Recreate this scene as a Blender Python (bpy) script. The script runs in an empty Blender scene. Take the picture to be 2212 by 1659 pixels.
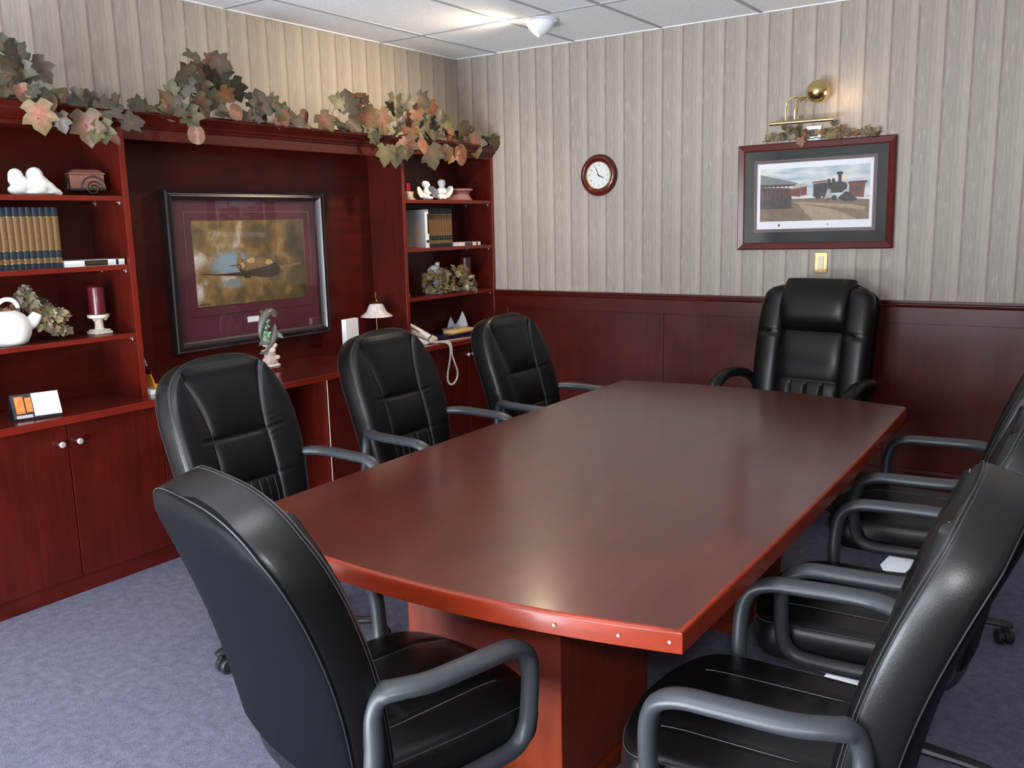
import bpy, bmesh, math, random
from mathutils import Vector, Matrix
R = math.radians
PI = math.pi
random.seed(7)
SC = bpy.context.scene
COL = SC.collection

# ---------------------------------------------------------------- camera, world, lights, exposure
cam_d = bpy.data.cameras.new('camera')
cam_d.sensor_fit = 'HORIZONTAL'
cam_d.sensor_width = 36.0
cam_d.lens = 1947.76 / 2212 * 36.0
cam_d.clip_start = 0.02
cam = bpy.data.objects.new('camera', cam_d)
COL.objects.link(cam)
CAM = Vector((4.0243, -5.2295, 1.5373))
cam.matrix_world = (Matrix.Translation(CAM) @ Matrix.Rotation(0.604321, 4, 'Z')
                    @ Matrix.Rotation(1.39453, 4, 'X') @ Matrix.Rotation(-0.022956, 4, 'Z'))
SC.camera = cam

world = bpy.data.worlds.new('world')
SC.world = world
world.use_nodes = True
world.node_tree.nodes['Background'].inputs[0].default_value = (0.75, 0.85, 1.0, 1)
world.node_tree.nodes['Background'].inputs[1].default_value = 0.05

SC.view_settings.view_transform = 'Standard'
SC.view_settings.look = 'None'
SC.view_settings.gamma = 1.0
SC.view_settings.use_curve_mapping = False
SC.view_settings.exposure = 0.0

def light(name, kind, loc, energy, color, target=None, **kw):
    d = bpy.data.lights.new(name, kind)
    d.energy = energy
    d.color = color
    for k, v in kw.items():
        setattr(d, k, v)
    o = bpy.data.objects.new(name, d)
    COL.objects.link(o)
    o.location = loc
    if target is not None:
        o.rotation_euler = (Vector(target) - Vector(loc)).to_track_quat('-Z', 'Y').to_euler()
    return o

# the camera's own flash, just above the lens
light('flash', 'SPOT', (4.06, -5.25, 1.64), 85, (0.95, 0.97, 1.0), (2.1, -1.6, 1.1),
      spot_size=R(140), spot_blend=0.8, shadow_soft_size=0.05)
# assumed window daylight: area light just inside the solid wall behind the camera
light('assumed_window_daylight', 'AREA', (2.62, -6.82, 1.5), 115, (0.84, 0.91, 1.0), (2.4, 0, 1.3), shape='RECTANGLE', size=1.8, size_y=1.25)
light('ceiling_fill_upper', 'AREA', (2.62, -6.80, 1.5), 60, (0.88, 0.94, 1.0), (2.4, -4.2, 3.3), shape='RECTANGLE', size=1.8, size_y=1.25)  # extra fill added at the assumed window, tilted up to lift the ceiling
# added fill light near the floor, aimed up to brighten the ceiling
light('ceiling_fill_low', 'AREA', (1.5, -6.1, 0.03), 500, (0.86, 0.93, 1.0), (1.4, -1.0, 3.2), shape='RECTANGLE', size=2.4, size_y=1.2)
# added soft overhead fill for the room, no fixture modelled
light('overhead_fill', 'AREA', (2.75, -4.6, 2.655), 20, (0.95, 0.96, 1.0), (2.75, -4.6, 0), shape='RECTANGLE', size=0.6, size_y=1.2)

# ---------------------------------------------------------------- mesh helpers
class MB:
    """collects shapes for one mesh object"""
    def __init__(s):
        s.v = []; s.f = []; s.m = []; s.c = []
    def add(s, vs, fs, mi=0):
        b = len(s.v)
        s.v += [tuple(p) for p in vs]
        for f in fs:
            s.f.append([b + i for i in f]); s.m.append(mi)
        return s
    def box(s, x0, x1, y0, y1, z0, z1, mi=0):
        return s.add([(x0,y0,z0),(x1,y0,z0),(x1,y1,z0),(x0,y1,z0),(x0,y0,z1),(x1,y0,z1),(x1,y1,z1),(x0,y1,z1)],
                     [(0,3,2,1),(4,5,6,7),(0,1,5,4),(1,2,6,5),(2,3,7,6),(3,0,4,7)], mi)
    def loft(s, loops, mi=0, cap=True, closed=False):
        n = len(loops[0]); vs = [p for l in loops for p in l]; fs = []
        L = len(loops)
        for i in range(L if closed else L - 1):
            j = (i + 1) % L
            for k in range(n):
                k2 = (k + 1) % n
                fs.append((i*n+k, i*n+k2, j*n+k2, j*n+k))
        if cap and not closed:
            fs.append(tuple(range(n - 1, -1, -1))); fs.append(tuple((L-1)*n + k for k in range(n)))
        return s.add(vs, fs, mi)
    def lathe(s, prof, c=(0,0,0), n=28, mi=0, axis='z', sx=1.0, sy=1.0):
        loops = []
        for r, h in prof:
            lp = []
            for k in range(n):
                a = 2*PI*k/n
                if axis == 'z': p = (c[0]+r*math.cos(a)*sx, c[1]+r*math.sin(a)*sy, c[2]+h)
                elif axis == 'y': p = (c[0]+r*math.cos(a), c[1]-h, c[2]+r*math.sin(a))
                else: p = (c[0]+h, c[1]+r*math.cos(a), c[2]+r*math.sin(a))
                lp.append(p)
            loops.append(lp)
        return s.loft(loops, mi, cap=prof[0][0] < 0.003 or prof[-1][0] < 0.003)
    def tube(s, pts, r, n=10, mi=0, closed=False, flat=None, up=(0,0,1)):
        """r: number or list; flat: (a, b) half axes list of an oval section, a along the sideways direction"""
        P = [Vector(p) for p in pts]; L = len(P); loops = []
        prev = None
        for i in range(L):
            if closed: t = P[(i+1) % L] - P[(i-1) % L]
            else: t = P[min(i+1, L-1)] - P[max(i-1, 0)]
            t.normalize()
            if flat is not None:
                side = Vector(up)
                side = (side - t*side.dot(t)).normalized()
            else:
                if prev is None:
                    a = Vector((0,0,1)) if abs(t.z) < 0.9 else Vector((1,0,0))
                else: a = prev
                side = (a - t*a.dot(t)).normalized()
                prev = side
            oth = t.cross(side)
            if flat is not None: ra, rb = flat[i]
            else: ra = rb = (r[i] if isinstance(r, (list, tuple)) else r)
            loops.append([tuple(P[i] + side*ra*math.cos(2*PI*k/n) + oth*rb*math.sin(2*PI*k/n)) for k in range(n)])
        return s.loft(loops, mi, True, closed)
    def ell(s, c, r, mi=0, rot=None, u=14, v=9):
        M = rot if rot is not None else Matrix.Identity(3)
        vs = []; fs = []
        for i in range(v + 1):
            th = PI*i/v
            for k in range(u):
                a = 2*PI*k/u
                p = M @ Vector((r[0]*math.sin(th)*math.cos(a), r[1]*math.sin(th)*math.sin(a), r[2]*math.cos(th)))
                vs.append((c[0]+p.x, c[1]+p.y, c[2]+p.z))
        for i in range(v):
            for k in range(u):
                k2 = (k+1) % u
                fs.append((i*u+k, (i+1)*u+k, (i+1)*u+k2, i*u+k2))
        return s.add(vs, fs, mi)
    def prism(s, poly, h, mi=0, ax='z', o=0.0):
        """polygon of 2D points extruded; ax z: (x,y); x: (y,z); y: (x,z)"""
        n = len(poly)
        def P(a, b, t):
            return (a, b, t) if ax == 'z' else ((t, a, b) if ax == 'x' else (a, t, b))
        vs = [P(a, b, o) for a, b in poly] + [P(a, b, o + h) for a, b in poly]
        fs = [tuple(range(n-1, -1, -1)), tuple(range(n, 2*n))]
        for k in range(n):
            k2 = (k+1) % n
            fs.append((k, k2, n+k2, n+k))
        return s.add(vs, fs, mi)
    def xf(s, M, start=0):
        for i in range(start, len(s.v)):
            s.v[i] = tuple(M @ Vector(s.v[i]))
        return s
    def build(s, name, mats, parent=None, smooth=True, bevel=0.0, seg=2, angle=35, colors=None, remesh=0.0, subsurf=0):
        me = bpy.data.meshes.new(name)
        me.from_pydata(s.v, [], s.f)
        if not isinstance(mats, (list, tuple)): mats = [mats]
        for m in mats: me.materials.append(m)
        for p, mi in zip(me.polygons, s.m):
            p.material_index = mi
        bm = bmesh.new(); bm.from_mesh(me)
        bmesh.ops.recalc_face_normals(bm, faces=bm.faces)
        bm.to_mesh(me); bm.free()
        if colors:
            ca = me.color_attributes.new('Col', 'FLOAT_COLOR', 'POINT')
            for i, c in enumerate(colors): ca.data[i].color = (c[0], c[1], c[2], 1)
        o = bpy.data.objects.new(name, me)
        COL.objects.link(o)
        if smooth:
            me.shade_smooth()
            try: me.set_sharp_from_angle(angle=R(angle))
            except Exception: pass
        if parent is not None: o.parent = parent
        if remesh:
            md = o.modifiers.new('union', 'REMESH'); md.mode = 'VOXEL'; md.voxel_size = remesh; md.use_smooth_shade = True
            sm = o.modifiers.new('soft', 'SMOOTH'); sm.factor = 0.5; sm.iterations = 3
        if bevel:
            md = o.modifiers.new('edge', 'BEVEL'); md.width = bevel; md.segments = seg; md.limit_method = 'ANGLE'; md.angle_limit = R(40)
            md.harden_normals = False
        if subsurf:
            md = o.modifiers.new('sub', 'SUBSURF'); md.levels = subsurf; md.render_levels = subsurf
        return o

def tag(o, label=None, cat=None, group=None, kind=None):
    if label: o['label'] = label
    if cat: o['category'] = cat
    if group: o['group'] = group
    if kind: o['kind'] = kind
    return o

def thing(name, label, cat, loc=(0,0,0), rz=0.0, group=None):
    o = bpy.data.objects.new(name, None)
    o.empty_display_size = 0.05
    COL.objects.link(o)
    o.location = loc; o.rotation_euler = (0, 0, rz)
    return tag(o, label, cat, group)

def copy_tree(o, parent=None):
    c = o.copy(); COL.objects.link(c)
    if parent is not None: c.parent = parent
    for ch in list(o.children): copy_tree(ch, c)
    return c

def smooth_path(pts, n=6, closed=False):
    P = [Vector(p) for p in pts]; L = len(P); out = []
    rng = range(L) if closed else range(L - 1)
    for i in rng:
        if closed: a, b, c, d = P[(i-1) % L], P[i], P[(i+1) % L], P[(i+2) % L]
        else: a, b, c, d = P[max(i-1, 0)], P[i], P[i+1], P[min(i+2, L-1)]
        for k in range(n):
            t = k / n
            out.append(0.5*((2*b) + (c-a)*t + (2*a-5*b+4*c-d)*t*t + (3*b-a-3*c+d)*t**3))
    if not closed: out.append(P[-1])
    return out

def text_into(mb, txt, size, M, mi=0, depth=0.0004):
    cu = bpy.data.curves.new('txt', 'FONT')
    cu.body = txt; cu.size = size; cu.align_x = 'CENTER'; cu.align_y = 'CENTER'; cu.extrude = depth
    ob = bpy.data.objects.new('txt', cu)
    me = bpy.data.meshes.new_from_object(ob)
    mb.add([M @ v.co for v in me.vertices], [tuple(p.vertices) for p in me.polygons], mi)
    bpy.data.objects.remove(ob); bpy.data.curves.remove(cu); bpy.data.meshes.remove(me)

# ---------------------------------------------------------------- materials
def nt(name):
    m = bpy.data.materials.new(name); m.use_nodes = True
    t = m.node_tree
    return m, t, t.nodes['Principled BSDF']

def N(t, kind, **kw):
    n = t.nodes.new(kind)
    for k, v in kw.items():
        if k in n.inputs: n.inputs[k].default_value = v
        else: setattr(n, k, v)
    return n

def plain(name, col, rough=0.5, metal=0.0, coat=0.0, spec=0.5, var=0.12, vscale=30.0, bump=0.0, bscale=200.0, sss=0.0, emit=None, estr=0.0, crough=0.1):
    m, t, b = nt(name)
    b.inputs['Roughness'].default_value = rough
    b.inputs['Metallic'].default_value = metal
    b.inputs['Coat Weight'].default_value = coat
    b.inputs['Coat Roughness'].default_value = crough
    b.inputs['Specular IOR Level'].default_value = spec
    tc = N(t, 'ShaderNodeTexCoord')
    ns = N(t, 'ShaderNodeTexNoise', Scale=vscale, Detail=3.0)
    t.links.new(tc.outputs['Object'], ns.inputs['Vector'])
    mx = N(t, 'ShaderNodeMix', data_type='RGBA')
    mx.inputs[6].default_value = (*[c*(1-var) for c in col], 1)
    mx.inputs[7].default_value = (*[min(1, c*(1+var)) for c in col], 1)
    t.links.new(ns.outputs['Fac'], mx.inputs[0])
    t.links.new(mx.outputs[2], b.inputs['Base Color'])
    if bump:
        n2 = N(t, 'ShaderNodeTexNoise', Scale=bscale, Detail=2.0)
        t.links.new(tc.outputs['Object'], n2.inputs['Vector'])
        bp = N(t, 'ShaderNodeBump', Strength=bump, Distance=0.002)
        t.links.new(n2.outputs['Fac'], bp.inputs['Height'])
        t.links.new(bp.outputs[0], b.inputs['Normal'])
    if emit:
        b.inputs['Emission Color'].default_value = (*emit, 1)
        b.inputs['Emission Strength'].default_value = estr
    return m

def wood(name, dark, light, axis='z', rough=0.3, coat=0.3, scale=1.0, crough=0.12):
    """cherry veneer; the grain runs along axis"""
    m, t, b = nt(name)
    ge = N(t, 'ShaderNodeNewGeometry')
    mp = N(t, 'ShaderNodeMapping')
    k = {'x': (1.2, 14, 14), 'y': (14, 1.2, 14), 'z': (14, 14, 1.2)}[axis]
    mp.inputs['Scale'].default_value = tuple(c*scale for c in k)
    t.links.new(ge.outputs['Position'], mp.inputs['Vector'])
    n1 = N(t, 'ShaderNodeTexNoise', Scale=2.2, Detail=6.0, Roughness=0.62, Distortion=0.6)
    t.links.new(mp.outputs[0], n1.inputs['Vector'])
    n2 = N(t, 'ShaderNodeTexNoise', Scale=5.0, Detail=3.0)
    t.links.new(ge.outputs['Position'], n2.inputs['Vector'])
    ad = N(t, 'ShaderNodeMath', operation='MULTIPLY_ADD')
    t.links.new(n1.outputs['Fac'], ad.inputs[0]); ad.inputs[1].default_value = 0.6
    ml = N(t, 'ShaderNodeMath', operation='MULTIPLY')
    t.links.new(n2.outputs['Fac'], ml.inputs[0]); ml.inputs[1].default_value = 0.45
    t.links.new(ml.outputs[0], ad.inputs[2])
    rp = N(t, 'ShaderNodeValToRGB')
    rp.color_ramp.elements[0].position = 0.36; rp.color_ramp.elements[0].color = (*dark, 1)
    rp.color_ramp.elements[1].position = 0.68; rp.color_ramp.elements[1].color = (*light, 1)
    t.links.new(ad.outputs[0], rp.inputs['Fac'])
    t.links.new(rp.outputs[0], b.inputs['Base Color'])
    b.inputs['Roughness'].default_value = rough
    b.inputs['Coat Weight'].default_value = coat
    b.inputs['Coat Roughness'].default_value = crough
    b.inputs['Specular IOR Level'].default_value = 0.25
    return m

M = {}
CD, CL = (0.039, 0.0029, 0.0014), (0.078, 0.0058, 0.0023)
M['wood'] = wood('cherry_veneer', CD, CL, 'z', 0.38, 0.18, crough=0.2)
M['wood_y'] = wood('cherry_veneer_along', CD, CL, 'y', 0.38, 0.18, crough=0.2)
M['wood_x'] = wood('cherry_veneer_rail', CD, CL, 'x', 0.38, 0.18, crough=0.2)
M['edge'] = wood('cherry_edge', (0.108, 0.0090, 0.0046), (0.172, 0.0150, 0.0070), 'y', 0.35, 0.3)
M['edge_z'] = wood('cherry_edge_upright', (0.108, 0.0090, 0.0046), (0.172, 0.0150, 0.0070), 'z', 0.35, 0.3)
M['counter'] = wood('cherry_counter', (0.060, 0.005, 0.003), (0.105, 0.009, 0.005), 'y', 0.25, 0.6, crough=0.1)
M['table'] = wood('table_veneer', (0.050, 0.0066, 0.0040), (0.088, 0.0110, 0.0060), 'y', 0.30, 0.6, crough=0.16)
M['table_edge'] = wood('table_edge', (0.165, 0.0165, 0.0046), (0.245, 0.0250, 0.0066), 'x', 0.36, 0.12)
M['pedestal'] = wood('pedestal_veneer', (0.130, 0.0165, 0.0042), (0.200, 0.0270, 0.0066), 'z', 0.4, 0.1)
M['frame_red'] = wood('frame_cherry', (0.062, 0.0065, 0.005), (0.105, 0.011, 0.008), 'x', 0.3, 0.4)
M['leather'] = plain('black_leather', (0.0036, 0.0036, 0.0038), 0.34, spec=0.33, var=0.2, vscale=18, bump=0.08, bscale=260)
M['leather_back'] = plain('black_vinyl_back', (0.0022, 0.0029, 0.0037), 0.50, spec=0.05, var=0.15, vscale=14, bump=0.08, bscale=600)
M['thread'] = plain('grey_thread', (0.15, 0.155, 0.155), 0.6)
M['darkthread'] = plain('dark_thread', (0.045, 0.046, 0.048), 0.6)
M['switchplate'] = plain('antique_brass_plate', (0.36, 0.22, 0.10), 0.32, 0.9)
M['bronze'] = plain('aged_bronze', (0.16, 0.09, 0.04), 0.3, 1.0)
M['piping'] = plain('dark_seam', (0.009, 0.0095, 0.011), 0.5)
M['plastic'] = plain('charcoal_plastic', (0.030, 0.0335, 0.038), 0.40, bump=0.12, bscale=900)
M['black'] = plain('black_plastic', (0.012, 0.012, 0.014), 0.4)
M['chrome'] = plain('chrome', (0.75, 0.75, 0.76), 0.12, 1.0)
M['brass'] = plain('polished_brass', (0.72, 0.56, 0.25), 0.18, 1.0, var=0.05)
M['gold'] = plain('gold_line', (0.62, 0.46, 0.20), 0.25, 1.0, var=0.05)
M['white'] = plain('white_porcelain', (0.78, 0.78, 0.76), 0.3, coat=0.3, var=0.04)
M['bisque'] = plain('white_bisque', (0.80, 0.79, 0.75), 0.6, var=0.05)
M['paper'] = plain('white_paper', (0.80, 0.80, 0.84), 0.7, var=0.03)
M['cream'] = plain('cream_stone', (0.66, 0.57, 0.46), 0.7, var=0.15, bump=0.2, bscale=120)
M['wax'] = plain('maroon_wax', (0.085, 0.006, 0.012), 0.28, coat=0.3)
M['redwax'] = plain('red_wax', (0.26, 0.012, 0.022), 0.3)
M['pinkdish'] = plain('dusty_pink_ceramic', (0.34, 0.15, 0.14), 0.6, var=0.2)
M['navy'] = plain('navy_cloth', (0.008, 0.016, 0.026), 0.45, var=0.3)
M['tan'] = plain('tan_leather', (0.150, 0.078, 0.028), 0.5, var=0.3, vscale=120)
M['phone'] = plain('warm_white_plastic', (0.66, 0.60, 0.55), 0.4, var=0.04)
M['greywin'] = plain('grey_display', (0.20, 0.17, 0.15), 0.3)
M['yellow'] = plain('yellow_pad', (0.66, 0.44, 0.16), 0.7, var=0.08)
M['orange'] = plain('orange_print', (0.75, 0.30, 0.03), 0.5, var=0.2)
M['bluebook'] = plain('dark_blue_cover', (0.006, 0.010, 0.045), 0.4)
M['lilac'] = plain('grey_lilac_plastic', (0.45, 0.40, 0.43), 0.4)
M['steel'] = plain('bright_pin', (0.62, 0.62, 0.65), 0.3, 0.6)
M['ivory'] = plain('ivory_switch', (0.72, 0.64, 0.48), 0.4, var=0.03)
M['darkmetal'] = plain('dark_wrought_metal', (0.05, 0.035, 0.022), 0.4, 0.5)
M['brownbox'] = plain('reddish_brown_wood', (0.23, 0.085, 0.055), 0.5, var=0.25)
M['maroonmat'] = plain('maroon_mat', (0.085, 0.011, 0.024), 0.8, var=0.05)
M['blackframe'] = plain('black_lacquer_frame', (0.020, 0.013, 0.016), 0.32, coat=0.2)
M['greenmat'] = plain('dark_green_mat', (0.018, 0.024, 0.024), 0.8, var=0.15, vscale=90)
M['mauve'] = plain('mauve_mat_line', (0.22, 0.13, 0.14), 0.7)
M['dolphin'] = plain('grey_glazed_dolphin', (0.12, 0.115, 0.10), 0.35, coat=0.2, var=0.2)
M['coralgreen'] = plain('green_coral', (0.20, 0.32, 0.20), 0.5, var=0.4, vscale=60)
M['coralpink'] = plain('pale_coral', (0.58, 0.44, 0.40), 0.6, var=0.25, vscale=50)
M['stem'] = plain('brown_vine', (0.07, 0.022, 0.015), 0.6)
M['tagwhite'] = plain('white_tag', (0.85, 0.85, 0.88), 0.6, var=0.02)
M['bulb'] = plain('warm_bulb', (0.9, 0.85, 0.75), 0.4, emit=(1.0, 0.80, 0.55), estr=14.0)
M['fixture'] = plain('white_fixture', (0.80, 0.81, 0.83), 0.35, var=0.03)
M['firepic'] = plain('orange_glow_print', (0.55, 0.16, 0.02), 0.5, var=0.7, vscale=55)
M['flesh'] = plain('pale_peach_print', (0.62, 0.44, 0.32), 0.6, var=0.2, vscale=60)
M['greypic'] = plain('pale_grey_print', (0.42, 0.45, 0.46), 0.5, var=0.05)

def foliage():
    m, t, b = nt('silk_leaf')
    a = N(t, 'ShaderNodeVertexColor'); a.layer_name = 'Col'
    tc = N(t, 'ShaderNodeTexCoord')
    ns = N(t, 'ShaderNodeTexNoise', Scale=60.0, Detail=3.0)
    t.links.new(tc.outputs['Object'], ns.inputs['Vector'])
    mr = N(t, 'ShaderNodeMapRange'); mr.inputs['To Min'].default_value = 0.65; mr.inputs['To Max'].default_value = 1.35
    t.links.new(ns.outputs['Fac'], mr.inputs['Value'])
    mx = N(t, 'ShaderNodeMix', data_type='RGBA', blend_type='MULTIPLY')
    mx.inputs[0].default_value = 1.0
    t.links.new(a.outputs['Color'], mx.inputs[6]); t.links.new(mr.outputs[0], mx.inputs[7])
    t.links.new(mx.outputs[2], b.inputs['Base Color'])
    b.inputs['Roughness'].default_value = 0.55
    return m
M['leaf'] = foliage()

def marble_glass():
    m, t, b = nt('alabaster_glass')
    tc = N(t, 'ShaderNodeTexCoord')
    ns = N(t, 'ShaderNodeTexNoise', Scale=14.0, Detail=4.0, Distortion=2.5)
    t.links.new(tc.outputs['Object'], ns.inputs['Vector'])
    rp = N(t, 'ShaderNodeValToRGB')
    rp.color_ramp.elements[0].position = 0.38; rp.color_ramp.elements[0].color = (0.50, 0.42, 0.40, 1)
    rp.color_ramp.elements[1].position = 0.62; rp.color_ramp.elements[1].color = (0.64, 0.56, 0.545, 1)
    t.links.new(ns.outputs['Fac'], rp.inputs['Fac']); t.links.new(rp.outputs[0], b.inputs['Base Color'])
    b.inputs['Roughness'].default_value = 0.3
    return m
M['shade'] = marble_glass()

def pane():
    m, t, b = nt('picture_glass')
    out = t.nodes['Material Output']
    tr = N(t, 'ShaderNodeBsdfTransparent'); gl = N(t, 'ShaderNodeBsdfGlossy', Roughness=0.02)
    lw = N(t, 'ShaderNodeLayerWeight', Blend=0.5); pw = N(t, 'ShaderNodeMath', operation='POWER'); pw.inputs[1].default_value = 5.0
    fr = N(t, 'ShaderNodeMath', operation='MULTIPLY_ADD'); fr.inputs[1].default_value = 0.96; fr.inputs[2].default_value = 0.04
    t.links.new(lw.outputs['Facing'], pw.inputs[0]); t.links.new(pw.outputs[0], fr.inputs[0]); mx = N(t, 'ShaderNodeMixShader')
    t.links.new(fr.outputs[0], mx.inputs[0]); t.links.new(tr.outputs[0], mx.inputs[1]); t.links.new(gl.outputs[0], mx.inputs[2])
    t.links.new(mx.outputs[0], out.inputs['Surface'])
    return m
M['glass'] = pane()

def wallpaper():
    m, t, b = nt('striped_wallpaper')
    ge = N(t, 'ShaderNodeNewGeometry'); sp = N(t, 'ShaderNodeSeparateXYZ')
    t.links.new(ge.outputs['Position'], sp.inputs[0])
    ad = N(t, 'ShaderNodeMath', operation='ADD')
    t.links.new(sp.outputs['X'], ad.inputs[0]); t.links.new(sp.outputs['Y'], ad.inputs[1])
    sb = N(t, 'ShaderNodeMath', operation='SUBTRACT'); sb.inputs[1].default_value = 0.006 - 1.305
    t.links.new(ad.outputs[0], sb.inputs[0])
    dv = N(t, 'ShaderNodeMath', operation='DIVIDE'); dv.inputs[1].default_value = 0.1305
    t.links.new(sb.outputs[0], dv.inputs[0])
    fr = N(t, 'ShaderNodeMath', operation='FRACT'); t.links.new(dv.outputs[0], fr.inputs[0])
    rp = N(t, 'ShaderNodeValToRGB')
    def L(g): return (g[0], g[1], g[2], 1)
    line, band, beige, pale = (0.246, 0.195, 0.162), (0.326, 0.284, 0.248), (0.354, 0.310, 0.260), (0.386, 0.340, 0.288)
    st = [(0.0, line), (0.03, line), (0.09, band), (0.46, band), (0.50, (0.305,0.25,0.225)), (0.53, beige), (0.66, beige),
          (0.68, (0.31,0.26,0.235)), (0.70, pale), (0.95, pale), (0.985, line)]
    cr = rp.color_ramp
    while len(cr.elements) < len(st): cr.elements.new(0.5)
    for e, (p, c) in zip(cr.elements, st): e.position = p; e.color = L(c)
    t.links.new(fr.outputs[0], rp.inputs['Fac'])
    # fine woven streaks and pale flecks
    cb = N(t, 'ShaderNodeCombineXYZ'); t.links.new(ad.outputs[0], cb.inputs[0])
    zs = N(t, 'ShaderNodeMath', operation='MULTIPLY'); zs.inputs[1].default_value = 0.05
    t.links.new(sp.outputs['Z'], zs.inputs[0]); t.links.new(zs.outputs[0], cb.inputs[1])
    n1 = N(t, 'ShaderNodeTexNoise', Scale=190.0, Detail=2.0); t.links.new(cb.outputs[0], n1.inputs['Vector'])
    mr = N(t, 'ShaderNodeMapRange'); mr.inputs['From Min'].default_value = 0.3; mr.inputs['From Max'].default_value = 0.7
    mr.inputs['To Min'].default_value = 0.90; mr.inputs['To Max'].default_value = 1.10
    t.links.new(n1.outputs['Fac'], mr.inputs['Value'])
    mx = N(t, 'ShaderNodeMix', data_type='RGBA', blend_type='MULTIPLY'); mx.inputs[0].default_value = 1.0
    t.links.new(rp.outputs[0], mx.inputs[6]); t.links.new(mr.outputs[0], mx.inputs[7])
    cb2 = N(t, 'ShaderNodeCombineXYZ'); t.links.new(ad.outputs[0], cb2.inputs[0])
    z2 = N(t, 'ShaderNodeMath', operation='MULTIPLY'); z2.inputs[1].default_value = 0.07
    t.links.new(sp.outputs['Z'], z2.inputs[0]); t.links.new(z2.outputs[0], cb2.inputs[1])
    n2 = N(t, 'ShaderNodeTexNoise', Scale=150.0, Detail=1.0); t.links.new(cb2.outputs[0], n2.inputs['Vector'])
    m2 = N(t, 'ShaderNodeMapRange'); m2.inputs['From Min'].default_value = 0.60; m2.inputs['From Max'].default_value = 0.74
    t.links.new(n2.outputs['Fac'], m2.inputs['Value'])
    bandm = N(t, 'ShaderNodeMath', operation='LESS_THAN'); bandm.inputs[1].default_value = 0.47
    t.links.new(fr.outputs[0], bandm.inputs[0])
    fm = N(t, 'ShaderNodeMath', operation='MULTIPLY'); t.links.new(m2.outputs[0], fm.inputs[0]); t.links.new(bandm.outputs[0], fm.inputs[1])
    f2 = N(t, 'ShaderNodeMath', operation='MULTIPLY'); f2.inputs[1].default_value = 0.7; t.links.new(fm.outputs[0], f2.inputs[0])
    mf = N(t, 'ShaderNodeMix', data_type='RGBA'); mf.inputs[7].default_value = (0.47, 0.445, 0.43, 1)
    t.links.new(f2.outputs[0], mf.inputs[0]); t.links.new(mx.outputs[2], mf.inputs[6])
    t.links.new(mf.outputs[2], b.inputs['Base Color'])
    b.inputs['Roughness'].default_value = 0.55
    b.inputs['Specular IOR Level'].default_value = 0.35
    return m
M['wallpaper'] = wallpaper()

def carpet():
    m, t, b = nt('blue_grey_carpet')
    ge = N(t, 'ShaderNodeNewGeometry')
    n1 = N(t, 'ShaderNodeTexNoise', Scale=260.0, Detail=3.0); t.links.new(ge.outputs['Position'], n1.inputs['Vector'])
    n2 = N(t, 'ShaderNodeTexNoise', Scale=28.0, Detail=5.0, Roughness=0.7); t.links.new(ge.outputs['Position'], n2.inputs['Vector'])
    av = N(t, 'ShaderNodeMath', operation='MULTIPLY_ADD'); av.inputs[1].default_value = 0.55
    hv = N(t, 'ShaderNodeMath', operation='MULTIPLY'); hv.inputs[1].default_value = 0.45
    t.links.new(n2.outputs['Fac'], hv.inputs[0]); t.links.new(n1.outputs['Fac'], av.inputs[0]); t.links.new(hv.outputs[0], av.inputs[2])
    rp = N(t, 'ShaderNodeValToRGB')
    rp.color_ramp.elements[0].position = 0.36; rp.color_ramp.elements[0].color = (0.075, 0.075, 0.108, 1)
    rp.color_ramp.elements[1].position = 0.66; rp.color_ramp.elements[1].color = (0.200, 0.196, 0.268, 1)
    t.links.new(av.outputs[0], rp.inputs['Fac']); t.links.new(rp.outputs[0], b.inputs['Base Color'])
    bp = N(t, 'ShaderNodeBump', Strength=0.7, Distance=0.006)
    t.links.new(av.outputs[0], bp.inputs['Height']); t.links.new(bp.outputs[0], b.inputs['Normal'])
    b.inputs['Roughness'].default_value = 1.0; b.inputs['Specular IOR Level'].default_value = 0.1
    return m
M['carpet'] = carpet()

def tile():
    m, t, b = nt('ceiling_tile')
    ge = N(t, 'ShaderNodeNewGeometry')
    n1 = N(t, 'ShaderNodeTexNoise', Scale=120.0, Detail=3.0, Roughness=0.7); t.links.new(ge.outputs['Position'], n1.inputs['Vector'])
    rp = N(t, 'ShaderNodeValToRGB')
    rp.color_ramp.elements[0].position = 0.35; rp.color_ramp.elements[0].color = (0.74, 0.76, 0.78, 1)
    rp.color_ramp.elements[1].position = 0.55; rp.color_ramp.elements[1].color = (0.90, 0.91, 0.92, 1)
    t.links.new(n1.outputs['Fac'], rp.inputs['Fac']); t.links.new(rp.outputs[0], b.inputs['Base Color'])
    b.inputs['Roughness'].default_value = 0.9
    return m
M['tile'] = tile()
M['tbar'] = plain('ceiling_grid_bar', (0.40, 0.41, 0.44), 0.6, var=0.03)

# ---------------------------------------------------------------- the setting
XR, YF, ZC = 5.6, -6.9, 2.671
def struct(name, mb, m, **kw):
    return tag(mb.build(name, m, **kw), kind='structure')
struct('floor', MB().box(-0.1, XR+0.1, YF-0.1, 0.1, -0.1, 0.0), M['carpet'], smooth=False)
struct('ceiling', MB().box(-0.1, XR+0.1, YF-0.1, 0.1, ZC, ZC+0.1), M['tile'], smooth=False)
struct('wall_left', MB().box(-0.1, 0.0, YF, 0.0, 0, ZC), M['wallpaper'], smooth=False)
struct('wall_back', MB().box(-0.1, XR+0.1, 0.0, 0.1, 0, ZC), M['wallpaper'], smooth=False)
struct('wall_right', MB().box(XR, XR+0.1, YF, 0.0, 0, ZC), M['wallpaper'], smooth=False)
struct('wall_front', MB().box(-0.1, XR+0.1, YF-0.1, YF, 0, ZC), M['wallpaper'], smooth=False)
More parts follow.
